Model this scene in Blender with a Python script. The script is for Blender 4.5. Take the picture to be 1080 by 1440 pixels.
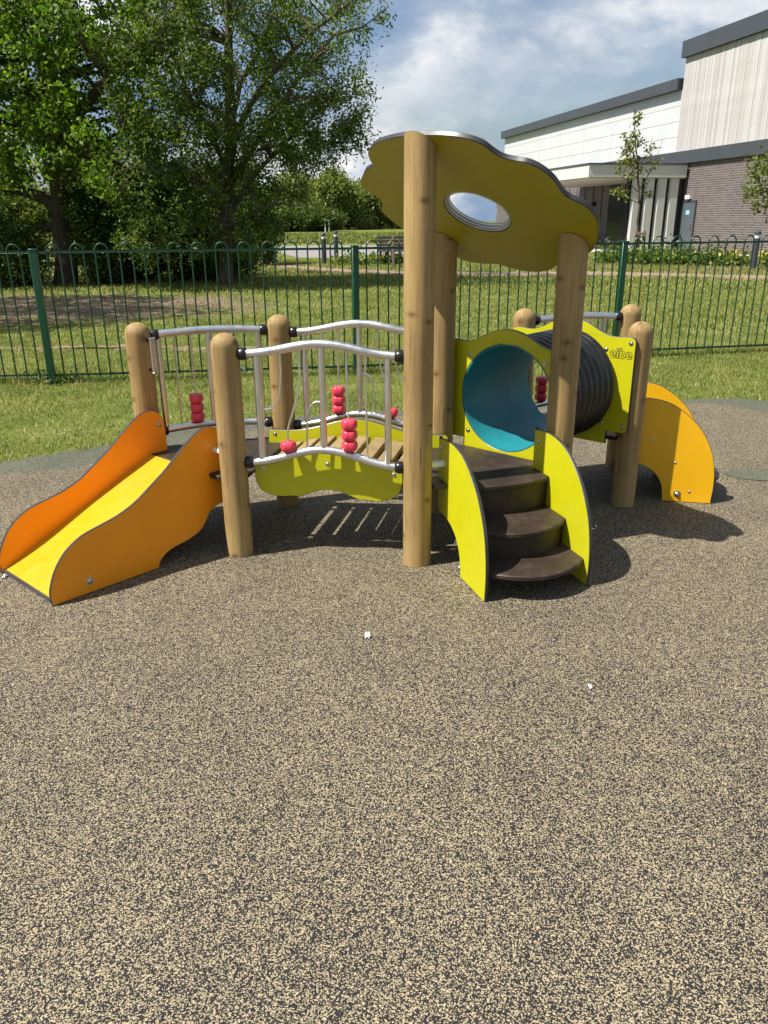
import bpy, bmesh, math, random
import numpy as np
from mathutils import Vector, Matrix
from mathutils.geometry import tessellate_polygon

for o in list(bpy.data.objects):
    bpy.data.objects.remove(o, do_unlink=True)
scene = bpy.context.scene
C = scene.collection
rnd = random.Random(7)
rng = np.random.default_rng(11)

# ------------------------------------------------------------------ camera
FPX, PITCH, ROLL, EYE = 1100.0, math.radians(20.6), math.radians(0.4), 1.45
cd = bpy.data.cameras.new('camera')
cam = bpy.data.objects.new('camera', cd)
C.objects.link(cam)
_up = Vector((0, math.sin(PITCH), math.cos(PITCH)))
_fw = Vector((0, math.cos(PITCH), -math.sin(PITCH)))
_c, _s = math.cos(ROLL), math.sin(ROLL)
_R = Vector((_c, 0, 0)) - _s * _up
_U = Vector((_s, 0, 0)) + _c * _up
M = Matrix.Identity(4)
for i in range(3):
    M[i][0], M[i][1], M[i][2] = _R[i], _U[i], -_fw[i]
M[2][3] = EYE
cam.matrix_world = M
cd.sensor_fit = 'VERTICAL'
cd.sensor_height = 24.0
cd.lens = 24.0 * FPX / 1440.0
cd.clip_start, cd.clip_end = 0.05, 2000
scene.camera = cam

# ------------------------------------------------------------------ light
SUN_H = Vector((-0.943, -0.333, 0)).normalized()
SUN_EL = math.radians(56)
sun_dir = SUN_H * math.cos(SUN_EL) + Vector((0, 0, math.sin(SUN_EL)))
sl = bpy.data.lights.new('sun', 'SUN')
sl.energy, sl.angle, sl.color = 5.0, math.radians(0.53), (1.0, 0.955, 0.88)
so_ = bpy.data.objects.new('sun', sl)
so_.rotation_euler = sun_dir.to_track_quat('Z', 'Y').to_euler()
so_.location = (-8, -3, 14)
C.objects.link(so_)

w = bpy.data.worlds.new('World')
scene.world = w
w.use_nodes = True
nt = w.node_tree
nt.nodes.clear()
N = nt.nodes.new
sky = N('ShaderNodeTexSky')
sky.sky_type = 'NISHITA'
sky.sun_disc = False
sky.sun_elevation = SUN_EL
sky.sun_rotation = math.atan2(SUN_H.x, SUN_H.y) % (2 * math.pi)
sky.air_density, sky.dust_density, sky.ozone_density = 1.0, 1.2, 1.2
bg1 = N('ShaderNodeBackground'); bg1.inputs[1].default_value = 0.060
bg2 = N('ShaderNodeBackground'); bg2.inputs[1].default_value = 0.51
tc = N('ShaderNodeTexCoord')
comb = N('ShaderNodeMapping'); comb.inputs['Scale'].default_value = (1.0, 1.0, 2.1)
nt.links.new(tc.outputs['Generated'], comb.inputs[0])
def wnoise(scale, det, rough, off, dist=0.3):
    mp = N('ShaderNodeMapping'); mp.inputs['Location'].default_value = off
    n = N('ShaderNodeTexNoise'); n.inputs['Scale'].default_value = scale
    n.inputs['Detail'].default_value = det; n.inputs['Roughness'].default_value = rough
    n.inputs['Distortion'].default_value = dist
    nt.links.new(comb.outputs[0], mp.inputs[0]); nt.links.new(mp.outputs[0], n.inputs['Vector'])
    return n
def wramp(src, stops):
    r = N('ShaderNodeValToRGB')
    while len(r.color_ramp.elements) < len(stops):
        r.color_ramp.elements.new(0.5)
    for e, (p, c) in zip(r.color_ramp.elements, stops):
        e.position, e.color = p, (*c, 1)
    nt.links.new(src, r.inputs[0])
    return r
n1 = wnoise(2.3, 8, 0.55, (3.1, 1.7, 0), 0.1)
n2 = wnoise(3.6, 9, 0.56, (7.4, 2.2, 0.5), 0.15)
cover = wramp(n1.outputs['Fac'], [(0.38, (0.15,) * 3), (0.56, (1.0,) * 3)])
tone = wramp(n2.outputs['Fac'], [(0.41, (0.25, 0.40, 0.64)), (0.49, (0.38, 0.50, 0.70)), (0.55, (0.60, 0.69, 0.82)), (0.62, (1.12, 1.12, 1.14))])
nt.links.new(sky.outputs[0], bg1.inputs[0])
nt.links.new(tone.outputs[0], bg2.inputs[0])
mixw = N('ShaderNodeMixShader')
nt.links.new(cover.outputs[0], mixw.inputs[0])
nt.links.new(bg1.outputs[0], mixw.inputs[1]); nt.links.new(bg2.outputs[0], mixw.inputs[2])
wo = N('ShaderNodeOutputWorld')
nt.links.new(mixw.outputs[0], wo.inputs[0])

vs = scene.view_settings
vs.view_transform = 'Standard'
vs.look = 'None'
vs.exposure = 0.80
vs.gamma = 1.0
vs.use_curve_mapping = False
scene.cycles.max_bounces = 10
scene.cycles.transparent_max_bounces = 12
scene.cycles.caustics_refractive = False

# ------------------------------------------------------------------ pixel -> direction (photo 1080 x 1440)
def ray(px, py):
    u, v = (px - 540) / FPX, (720 - py) / FPX
    d = _R * u + _U * v + _fw
    return d
def gz(px, py, z=0.0):
    d = ray(px, py)
    return Vector((0, 0, EYE)) + d * ((z - EYE) / d.z)
def gy(px, py, y):
    d = ray(px, py)
    return Vector((0, 0, EYE)) + d * (y / d.y)

# ------------------------------------------------------------------ materials
def newmat(name):
    m = bpy.data.materials.new(name)
    m.use_nodes = True
    t = m.node_tree
    t.nodes.clear()
    out = t.nodes.new('ShaderNodeOutputMaterial')
    b = t.nodes.new('ShaderNodeBsdfPrincipled')
    t.links.new(b.outputs[0], out.inputs[0])
    return m, t, b, out
def nd(t, kind, **kw):
    n = t.nodes.new(kind)
    for k, v in kw.items():
        if hasattr(n, k) and not k[0].isupper():
            setattr(n, k, v)
        else:
            n.inputs[k].default_value = v
    return n
def ramp(t, src, stops, interp='LINEAR'):
    r = t.nodes.new('ShaderNodeValToRGB')
    r.color_ramp.interpolation = interp
    while len(r.color_ramp.elements) < len(stops):
        r.color_ramp.elements.new(0.5)
    for e, (p, c) in zip(r.color_ramp.elements, stops):
        e.position = p
        e.color = (*c, 1) if len(c) == 3 else c
    t.links.new(src, r.inputs[0])
    return r
def coords(t, scale=(1, 1, 1), which='Object'):
    tcn = t.nodes.new('ShaderNodeTexCoord')
    mp = t.nodes.new('ShaderNodeMapping')
    mp.inputs['Scale'].default_value = scale
    t.links.new(tcn.outputs[which], mp.inputs[0])
    return mp.outputs[0]
def noise(t, vec, scale, detail=4, rough=0.5, dist=0.0):
    n = nd(t, 'ShaderNodeTexNoise', Scale=scale, Detail=detail, Roughness=rough, Distortion=dist)
    t.links.new(vec, n.inputs['Vector'])
    return n.outputs['Fac']
def bump(t, b, src, strength=0.2, dist=0.01):
    bp = nd(t, 'ShaderNodeBump', Strength=strength, Distance=dist)
    t.links.new(src, bp.inputs['Height'])
    t.links.new(bp.outputs[0], b.inputs['Normal'])
def mixc(t, fac, a, b_, mode='MIX'):
    m = t.nodes.new('ShaderNodeMix'); m.data_type = 'RGBA'; m.blend_type = mode
    for sock, val in ((m.inputs[0], fac), (m.inputs[6], a), (m.inputs[7], b_)):
        if isinstance(val, (int, float)):
            sock.default_value = val
        elif isinstance(val, tuple):
            sock.default_value = (*val, 1)
        else:
            t.links.new(val, sock)
    return m.outputs[2]

def plain(name, col, rough=0.5, metal=0.0, var=0.12, nscale=6.0, bumps=0.05, bscale=90, spec=0.5):
    m, t, b, out = newmat(name)
    v = coords(t)
    n = noise(t, v, nscale, 5, 0.6)
    dk = tuple(c * (1 - var) for c in col); lt = tuple(min(1, c * (1 + var)) for c in col)
    r = ramp(t, n, [(0.3, dk), (0.7, lt)])
    t.links.new(r.outputs[0], b.inputs['Base Color'])
    b.inputs['Metallic'].default_value = metal
    b.inputs['Specular IOR Level'].default_value = spec
    rr = ramp(t, noise(t, v, nscale * 3, 4, 0.6), [(0.3, (max(0, rough - .08),) * 3), (0.7, (min(1, rough + .1),) * 3)])
    t.links.new(rr.outputs[0], b.inputs['Roughness'])
    if bumps:
        bump(t, b, noise(t, v, bscale, 3, 0.6), bumps, 0.002)
    return m

def panelmat(name, col, rough=0.42):
    # laminate board: even colour, faint scuffs and dust
    m, t, b, out = newmat(name)
    v = coords(t)
    n = noise(t, v, 3.5, 6, 0.65)
    base = ramp(t, n, [(0.3, tuple(c * .93 for c in col)), (0.7, tuple(min(1, c * 1.04) for c in col))]).outputs[0]
    v2 = coords(t, (9, 9, 40))
    scr = ramp(t, noise(t, v2, 3.0, 6, 0.7, 1.5), [(0.66, (0, 0, 0)), (0.75, (1, 1, 1))]).outputs[0]
    dirt = ramp(t, noise(t, v, 1.9, 6, 0.7), [(0.55, (0, 0, 0)), (0.8, (1, 1, 1))]).outputs[0]
    mlt = nd(t, 'ShaderNodeMath', operation='MULTIPLY'); t.links.new(scr, mlt.inputs[0]); mlt.inputs[1].default_value = 0.20
    c1 = mixc(t, mlt.outputs[0], base, (0.55, 0.53, 0.45))
    ml2 = nd(t, 'ShaderNodeMath', operation='MULTIPLY'); t.links.new(dirt, ml2.inputs[0]); ml2.inputs[1].default_value = 0.16
    c2 = mixc(t, ml2.outputs[0], c1, (0.25, 0.2, 0.12))
    t.links.new(c2, b.inputs['Base Color'])
    rr = ramp(t, noise(t, v, 14, 5, 0.7), [(0.3, (rough - .07,) * 3), (0.7, (rough + .13,) * 3)])
    t.links.new(rr.outputs[0], b.inputs['Roughness'])
    bump(t, b, noise(t, v, 260, 2, 0.5), 0.06, 0.001)
    return m

def woodmat(name, a, b_, c_, cyl=False):
    m, t, b, out = newmat(name)
    v = coords(t, (1, 1, 0.05))
    n = noise(t, v, 55, 6, 0.62, 0.8)
    r = ramp(t, n, [(0.25, b_), (0.5, a), (0.75, tuple(min(1, x * 1.12) for x in a))])
    v1 = coords(t, (1, 1, 0.35))
    big = ramp(t, noise(t, v1, 4.5, 5, 0.6), [(0.3, (0.66, 0.64, 0.60)), (0.7, (1.10, 1.08, 1.06))])
    col = mixc(t, 1.0, r.outputs[0], big.outputs[0], 'MULTIPLY')
    # knots
    if cyl:      # unrolled round the post's own axis
        tcn = t.nodes.new('ShaderNodeTexCoord'); sx = t.nodes.new('ShaderNodeSeparateXYZ')
        t.links.new(tcn.outputs['Object'], sx.inputs[0])
        at_ = nd(t, 'ShaderNodeMath', operation='ARCTAN2'); t.links.new(sx.outputs[1], at_.inputs[0]); t.links.new(sx.outputs[0], at_.inputs[1])
        am = nd(t, 'ShaderNodeMath', operation='MULTIPLY'); t.links.new(at_.outputs[0], am.inputs[0]); am.inputs[1].default_value = 0.052
        oi = t.nodes.new('ShaderNodeObjectInfo'); om = nd(t, 'ShaderNodeMath', operation='MULTIPLY_ADD'); t.links.new(oi.outputs['Random'], om.inputs[0]); om.inputs[1].default_value = 30.0; t.links.new(sx.outputs[2], om.inputs[2])
        zz = nd(t, 'ShaderNodeMath', operation='MULTIPLY'); t.links.new(om.outputs[0], zz.inputs[0]); zz.inputs[1].default_value = 1.35
        cbn = t.nodes.new('ShaderNodeCombineXYZ'); t.links.new(am.outputs[0], cbn.inputs[0]); t.links.new(zz.outputs[0], cbn.inputs[1])
        wn = nd(t, 'ShaderNodeTexNoise', Scale=26.0, Detail=3.0); t.links.new(cbn.outputs[0], wn.inputs['Vector'])
        ws = nd(t, 'ShaderNodeVectorMath', operation='SCALE'); ws.inputs['Scale'].default_value = 0.022; t.links.new(wn.outputs['Color'], ws.inputs[0])
        wa = nd(t, 'ShaderNodeVectorMath', operation='ADD'); t.links.new(cbn.outputs[0], wa.inputs[0]); t.links.new(ws.outputs[0], wa.inputs[1])
        vo = nd(t, 'ShaderNodeTexVoronoi', Scale=5.4, Randomness=1.0, voronoi_dimensions='2D')
        t.links.new(wa.outputs[0], vo.inputs['Vector'])
    else:
        v2 = coords(t, (1, 1, 0.9))
        vo = nd(t, 'ShaderNodeTexVoronoi', Scale=5.0, Randomness=1.0)
        t.links.new(v2, vo.inputs['Vector'])
    kn = ramp(t, vo.outputs['Distance'], [(0.045, (0.8, 0.8, 0.8)), (0.075, (0.35, 0.35, 0.35)), (0.17, (0, 0, 0))])
    col2 = mixc(t, kn.outputs[0], col, c_)
    # thin drying cracks
    v3 = coords(t, (1, 1, 0.018))
    ck = ramp(t, noise(t, v3, 90, 3, 0.5, 0.3), [(0.70, (0, 0, 0)), (0.725, (1, 1, 1))])
    col3 = mixc(t, ck.outputs[0], col2, tuple(x * .45 for x in c_))
    t.links.new(col3, b.inputs['Base Color'])
    b.inputs['Roughness'].default_value = 0.62
    b.inputs['Specular IOR Level'].default_value = 0.3
    bump(t, b, n, 0.25, 0.003)
    return m

LIME = panelmat('lime_board', (0.47, 0.452, 0.003))
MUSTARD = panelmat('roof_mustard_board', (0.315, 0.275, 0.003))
ORANGE = panelmat('orange_board', (0.88, 0.305, 0.004))
YELLOW = panelmat('yellow_board', (0.82, 0.43, 0.003))
BED = panelmat('slide_yellow', (0.54, 0.305, 0.003), 0.34)
EDGE = plain('board_edge', (0.035, 0.035, 0.036), 0.38, var=.25)
BROWN = plain('deck_brown', (0.056, 0.036, 0.027), 0.42, var=.25, nscale=4, bumps=.12, bscale=160, spec=.35)
def deckmat():
    m, t, b, out = newmat('deck_brown')
    v = coords(t)
    a = ramp(t, noise(t, v, 4, 5, 0.6), [(0.3, (0.026, 0.017, 0.0125)), (0.7, (0.040, 0.027, 0.021))])
    dust = ramp(t, noise(t, v, 9, 8, 0.72, 0.6), [(0.48, (0, 0, 0)), (0.78, (0.32, 0.32, 0.32))])
    sc1 = ramp(t, noise(t, coords(t, (30, 6, 6)), 3, 6, 0.7, 2.0), [(0.68, (0, 0, 0)), (0.74, (0.25, 0.25, 0.25))])
    c1 = mixc(t, dust.outputs[0], a.outputs[0], (0.15, 0.12, 0.09))
    t.links.new(mixc(t, sc1.outputs[0], c1, (0.13, 0.105, 0.085)), b.inputs['Base Color'])
    rr = ramp(t, noise(t, v, 12, 5, 0.7), [(0.3, (0.34,) * 3), (0.7, (0.6,) * 3)])
    t.links.new(rr.outputs[0], b.inputs['Roughness'])
    b.inputs['Specular IOR Level'].default_value = 0.35
    bump(t, b, noise(t, v, 170, 3, 0.6), 0.12, 0.002)
    return m
BROWN = deckmat()
TEAL = plain('tunnel_teal', (0.012, 0.205, 0.24), 0.45, var=.06)
BLACKP = plain('black_plastic', (0.008, 0.008, 0.009), 0.32, var=.2)
STEEL = plain('brushed_steel', (0.68, 0.67, 0.64), 0.34, metal=1.0, var=.04, nscale=5, bumps=0)
BOLT = plain('bolt_steel', (0.55, 0.53, 0.5), 0.35, metal=1.0, var=.1)
RED = plain('red_plastic', (0.66, 0.045, 0.080), 0.36, var=.08)
NYLON = plain('white_nylon', (0.72, 0.72, 0.70), 0.45)
WOOD = woodmat('post_timber', (0.37, 0.255, 0.105), (0.235, 0.15, 0.054), (0.12, 0.062, 0.022), True)
SLAT = woodmat('slat_timber', (0.32, 0.235, 0.115), (0.21, 0.15, 0.066), (0.11, 0.062, 0.024))
FENCE = plain('fence_green', (0.005, 0.042, 0.021), 0.38, var=.15)
FENCEP = plain('fence_post_green', (0.005, 0.055, 0.026), 0.36, var=.15)

def glassmat():
    m, t, b, out = newmat('clear_dome')
    b.inputs['Base Color'].default_value = (0.95, 0.97, 0.97, 1)
    b.inputs['Roughness'].default_value = 0.03
    b.inputs['Transmission Weight'].default_value = 1.0
    b.inputs['IOR'].default_value = 1.46
    return m
GLASS = glassmat()

def rimmat():
    m, t, b, out = newmat('clear_rim')
    b.inputs['Base Color'].default_value = (0.93, 0.95, 0.95, 1)
    b.inputs['Roughness'].default_value = 0.12
    b.inputs['Transmission Weight'].default_value = 0.55
    b.inputs['IOR'].default_value = 1.3
    return m
RIM = rimmat()
def rubbermat(name, light, dark, frac, tint):
    m, t, b, out = newmat(name)
    v = coords(t)
    warp = nd(t, 'ShaderNodeTexNoise', Scale=170.0, Detail=2.0)
    t.links.new(v, warp.inputs['Vector'])
    sc = nd(t, 'ShaderNodeVectorMath', operation='SCALE'); sc.inputs['Scale'].default_value = 0.0045
    t.links.new(warp.outputs['Color'], sc.inputs[0])
    ad = nd(t, 'ShaderNodeVectorMath', operation='ADD')
    t.links.new(v, ad.inputs[0]); t.links.new(sc.outputs[0], ad.inputs[1])
    vo = nd(t, 'ShaderNodeTexVoronoi', Scale=385.0, Randomness=1.0)
    t.links.new(ad.outputs[0], vo.inputs['Vector'])
    sp = t.nodes.new('ShaderNodeSeparateColor'); t.links.new(vo.outputs['Color'], sp.inputs[0])
    big = noise(t, v, 2.2, 6, 0.65)
    mid = noise(t, v, 38, 3, 0.6)
    s1 = nd(t, 'ShaderNodeMath', operation='MULTIPLY_ADD'); t.links.new(big, s1.inputs[0]); s1.inputs[1].default_value = 0.24; s1.inputs[2].default_value = frac - 0.12
    s2 = nd(t, 'ShaderNodeMath', operation='MULTIPLY_ADD'); t.links.new(mid, s2.inputs[0]); s2.inputs[1].default_value = 0.3; t.links.new(s1.outputs[0], s2.inputs[2])
    s3 = nd(t, 'ShaderNodeMath', operation='SUBTRACT'); t.links.new(s2.outputs[0], s3.inputs[0]); s3.inputs[1].default_value = 0.15
    lt = nd(t, 'ShaderNodeMath', operation='LESS_THAN'); t.links.new(sp.outputs[0], lt.inputs[0]); t.links.new(s3.outputs[0], lt.inputs[1])
    lv = ramp(t, sp.outputs[1], [(0.0, tuple(c * .72 for c in light)), (1.0, tuple(c * 1.15 for c in light))])
    dv = ramp(t, sp.outputs[2], [(0.0, tuple(c * .6 for c in dark)), (1.0, tuple(c * 1.6 for c in dark))])
    col = mixc(t, lt.outputs[0], dv.outputs[0], lv.outputs[0])
    gap = ramp(t, vo.outputs['Distance'], [(0.35, (1.08, 1.08, 1.08)), (0.8, (0.6, 0.59, 0.59))])
    col = mixc(t, 1.0, col, gap.outputs[0], 'MULTIPLY')
    grime = ramp(t, noise(t, v, 0.9, 7, 0.7), [(0.3, tint), (0.7, (1.06, 1.04, 1.02))])
    col = mixc(t, 1.0, col, grime.outputs[0], 'MULTIPLY')
    t.links.new(col, b.inputs['Base Color'])
    b.inputs['Roughness'].default_value = 0.75
    b.inputs['Specular IOR Level'].default_value = 0.25
    inv = nd(t, 'ShaderNodeMath', operation='SUBTRACT'); inv.inputs[0].default_value = 1.0; t.links.new(vo.outputs['Distance'], inv.inputs[1])
    bump(t, b, inv.outputs[0], 0.55, 0.003)
    return m
RUBBER = rubbermat('beige_black_rubber', (0.43, 0.355, 0.215), (0.021, 0.020, 0.022), 0.37, (0.80, 0.80, 0.82))
RUBGREEN = rubbermat('green_rubber', (0.24, 0.22, 0.15), (0.04, 0.056, 0.043), 0.39, (0.8, 0.83, 0.78))

def groundmat():
    m, t, b, out = newmat('lawn_soil')
    v = coords(t)
    a = ramp(t, noise(t, v, 1.3, 8, 0.7), [(0.3, (0.072, 0.101, 0.020)), (0.5, (0.128, 0.158, 0.033)), (0.7, (0.213, 0.200, 0.072))])
    fine = ramp(t, noise(t, v, 30, 5, 0.7), [(0.3, (0.6, 0.6, 0.6)), (0.7, (1.2, 1.2, 1.15))])
    g = mixc(t, 1.0, a.outputs[0], fine.outputs[0], 'MULTIPLY')
    soil = ramp(t, noise(t, v, 9, 7, 0.7), [(0.3, (0.115, 0.083, 0.058)), (0.7, (0.245, 0.184, 0.133))])
    # bare earth trodden under the trees by the fence
    sp = t.nodes.new('ShaderNodeSeparateXYZ'); t.links.new(v, sp.inputs[0])
    def axis(sock, c, r):
        s_ = nd(t, 'ShaderNodeMath', operation='SUBTRACT'); t.links.new(sock, s_.inputs[0]); s_.inputs[1].default_value = c
        d_ = nd(t, 'ShaderNodeMath', operation='DIVIDE'); t.links.new(s_.outputs[0], d_.inputs[0]); d_.inputs[1].default_value = r
        p_ = nd(t, 'ShaderNodeMath', operation='POWER'); t.links.new(d_.outputs[0], p_.inputs[0]); p_.inputs[1].default_value = 2
        return p_.outputs[0]
    ad = nd(t, 'ShaderNodeMath', operation='ADD')
    t.links.new(axis(sp.outputs[0], -6.2, 5.4), ad.inputs[0]); t.links.new(axis(sp.outputs[1], 14.6, 3.2), ad.inputs[1])
    nn = noise(t, v, 0.8, 6, 0.65)
    a2 = nd(t, 'ShaderNodeMath', operation='MULTIPLY_ADD'); t.links.new(nn, a2.inputs[0]); a2.inputs[1].default_value = 2.2; t.links.new(ad.outputs[0], a2.inputs[2])
    mask = ramp(t, a2.outputs[0], [(0.0, (1, 1, 1)), (0.72, (1, 1, 1)), (0.95, (0, 0, 0))])
    # scale the mask range into 0..1
    dv = nd(t, 'ShaderNodeMath', operation='DIVIDE'); t.links.new(a2.outputs[0], dv.inputs[0]); dv.inputs[1].default_value = 2.0
    t.links.new(dv.outputs[0], mask.inputs[0])
    sp2 = ramp(t, noise(t, v, 1.9, 7, 0.75), [(0.64, (0, 0, 0)), (0.72, (0.8, 0.8, 0.8))])
    mk = nd(t, 'ShaderNodeMath', operation='MAXIMUM'); t.links.new(mask.outputs[0], mk.inputs[0]); t.links.new(sp2.outputs[0], mk.inputs[1])
    col = mixc(t, mk.outputs[0], g, soil.outputs[0])
    t.links.new(col, b.inputs['Base Color'])
    b.inputs['Roughness'].default_value = 0.95
    b.inputs['Specular IOR Level'].default_value = 0.1
    bump(t, b, noise(t, v, 60, 5, 0.7), 0.5, 0.02)
    return m
GROUND = groundmat()
SOIL = plain('dirt_path', (0.238, 0.176, 0.122), 0.95, var=.3, nscale=3, bumps=.5, bscale=40, spec=.1)
ROADM = plain('pale_tarmac', (0.225, 0.215, 0.20), 0.9, var=.12, nscale=1.5, bumps=.2, bscale=60, spec=.15)
CONC = plain('concrete', (0.390, 0.375, 0.345), 0.85, var=.15, nscale=2, spec=.2)
MULCH = plain('bark_mulch', (0.17, 0.12, 0.085), 0.95, var=.5, nscale=25, bumps=.6, bscale=30, spec=.1)

def leafmat(name, stops, trans=0.35, rough=0.5, bscale=0.7, lo=(0.75, 0.78, 0.7), hi=(1.2, 1.15, 1.0)):
    m, t, b, out = newmat(name)
    gi = t.nodes.new('ShaderNodeNewGeometry')
    r = ramp(t, gi.outputs['Random Per Island'], stops)
    v = coords(t)
    big = ramp(t, noise(t, v, bscale, 7, 0.68), [(0.32, lo), (0.68, hi)])
    col = mixc(t, 1.0, r.outputs[0], big.outputs[0], 'MULTIPLY')
    t.links.new(col, b.inputs['Base Color'])
    b.inputs['Roughness'].default_value = rough
    b.inputs['Specular IOR Level'].default_value = 0.3
    tr = t.nodes.new('ShaderNodeBsdfTranslucent')
    tcol = mixc(t, 1.0, col, (1.25, 1.35, 0.45), 'MULTIPLY')
    t.links.new(tcol, tr.inputs[0])
    ms = t.nodes.new('ShaderNodeMixShader'); ms.inputs[0].default_value = trans
    t.links.new(b.outputs[0], ms.inputs[1]); t.links.new(tr.outputs[0], ms.inputs[2])
    t.links.new(ms.outputs[0], out.inputs[0])
    return m
OAKLEAF = leafmat('oak_leaf', [(0.0, (0.055, 0.12, 0.014)), (0.6, (0.115, 0.205, 0.024)), (1.0, (0.24, 0.33, 0.05))], 0.45)
ASHLEAF = leafmat('willow_leaf', [(0.0, (0.05, 0.095, 0.016)), (0.6, (0.105, 0.17, 0.030)), (1.0, (0.22, 0.28, 0.06))], 0.42)
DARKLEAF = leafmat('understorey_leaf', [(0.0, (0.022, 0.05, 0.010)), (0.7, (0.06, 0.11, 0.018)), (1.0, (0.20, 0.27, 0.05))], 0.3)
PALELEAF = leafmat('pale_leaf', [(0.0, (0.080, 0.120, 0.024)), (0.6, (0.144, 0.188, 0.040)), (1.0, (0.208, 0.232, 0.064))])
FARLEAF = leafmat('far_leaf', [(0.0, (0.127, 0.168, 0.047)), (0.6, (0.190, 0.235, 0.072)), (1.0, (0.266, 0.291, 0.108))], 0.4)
MOUNDLEAF = leafmat('mound_leaf', [(0.0, (0.041, 0.068, 0.013)), (0.6, (0.075, 0.109, 0.022)), (1.0, (0.128, 0.161, 0.038))], 0.3)
YOUNGLEAF = leafmat('young_leaf', [(0.0, (0.10, 0.13, 0.03)), (0.6, (0.19, 0.21, 0.05)), (1.0, (0.26, 0.24, 0.08))], 0.3)
PETAL = leafmat('yellow_petal', [(0.0, (0.6, 0.5, 0.03)), (1.0, (0.75, 0.65, 0.06))], 0.2)
BLADE = leafmat('grass_blade', [(0.0, (0.099, 0.137, 0.023)), (0.4, (0.182, 0.214, 0.045)), (0.75, (0.281, 0.285, 0.090)), (0.9, (0.396, 0.354, 0.172)), (1.0, (0.453, 0.405, 0.230))], 0.3, 0.6, 2.2, (0.5, 0.62, 0.42), (1.25, 1.15, 1.1))
def barkmat(name, a, b_):
    m, t, b, out = newmat(name)
    v = coords(t, (1, 1, 0.22))
    n = noise(t, v, 22, 7, 0.7, 0.6)
    r = ramp(t, n, [(0.3, a), (0.7, b_)])
    moss = ramp(t, noise(t, coords(t), 1.6, 5, 0.6), [(0.5, (0, 0, 0)), (0.75, (0.6, 0.6, 0.6))])
    t.links.new(mixc(t, moss.outputs[0], r.outputs[0], (0.07, 0.085, 0.03)), b.inputs['Base Color'])
    b.inputs['Roughness'].default_value = 0.95
    b.inputs['Specular IOR Level'].default_value = 0.1
    bump(t, b, n, 0.9, 0.05)
    return m
BARK = barkmat('oak_bark', (0.045, 0.035, 0.026), (0.15, 0.115, 0.085))
BARK2 = barkmat('grey_bark', (0.07, 0.055, 0.045), (0.2, 0.165, 0.13))

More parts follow.
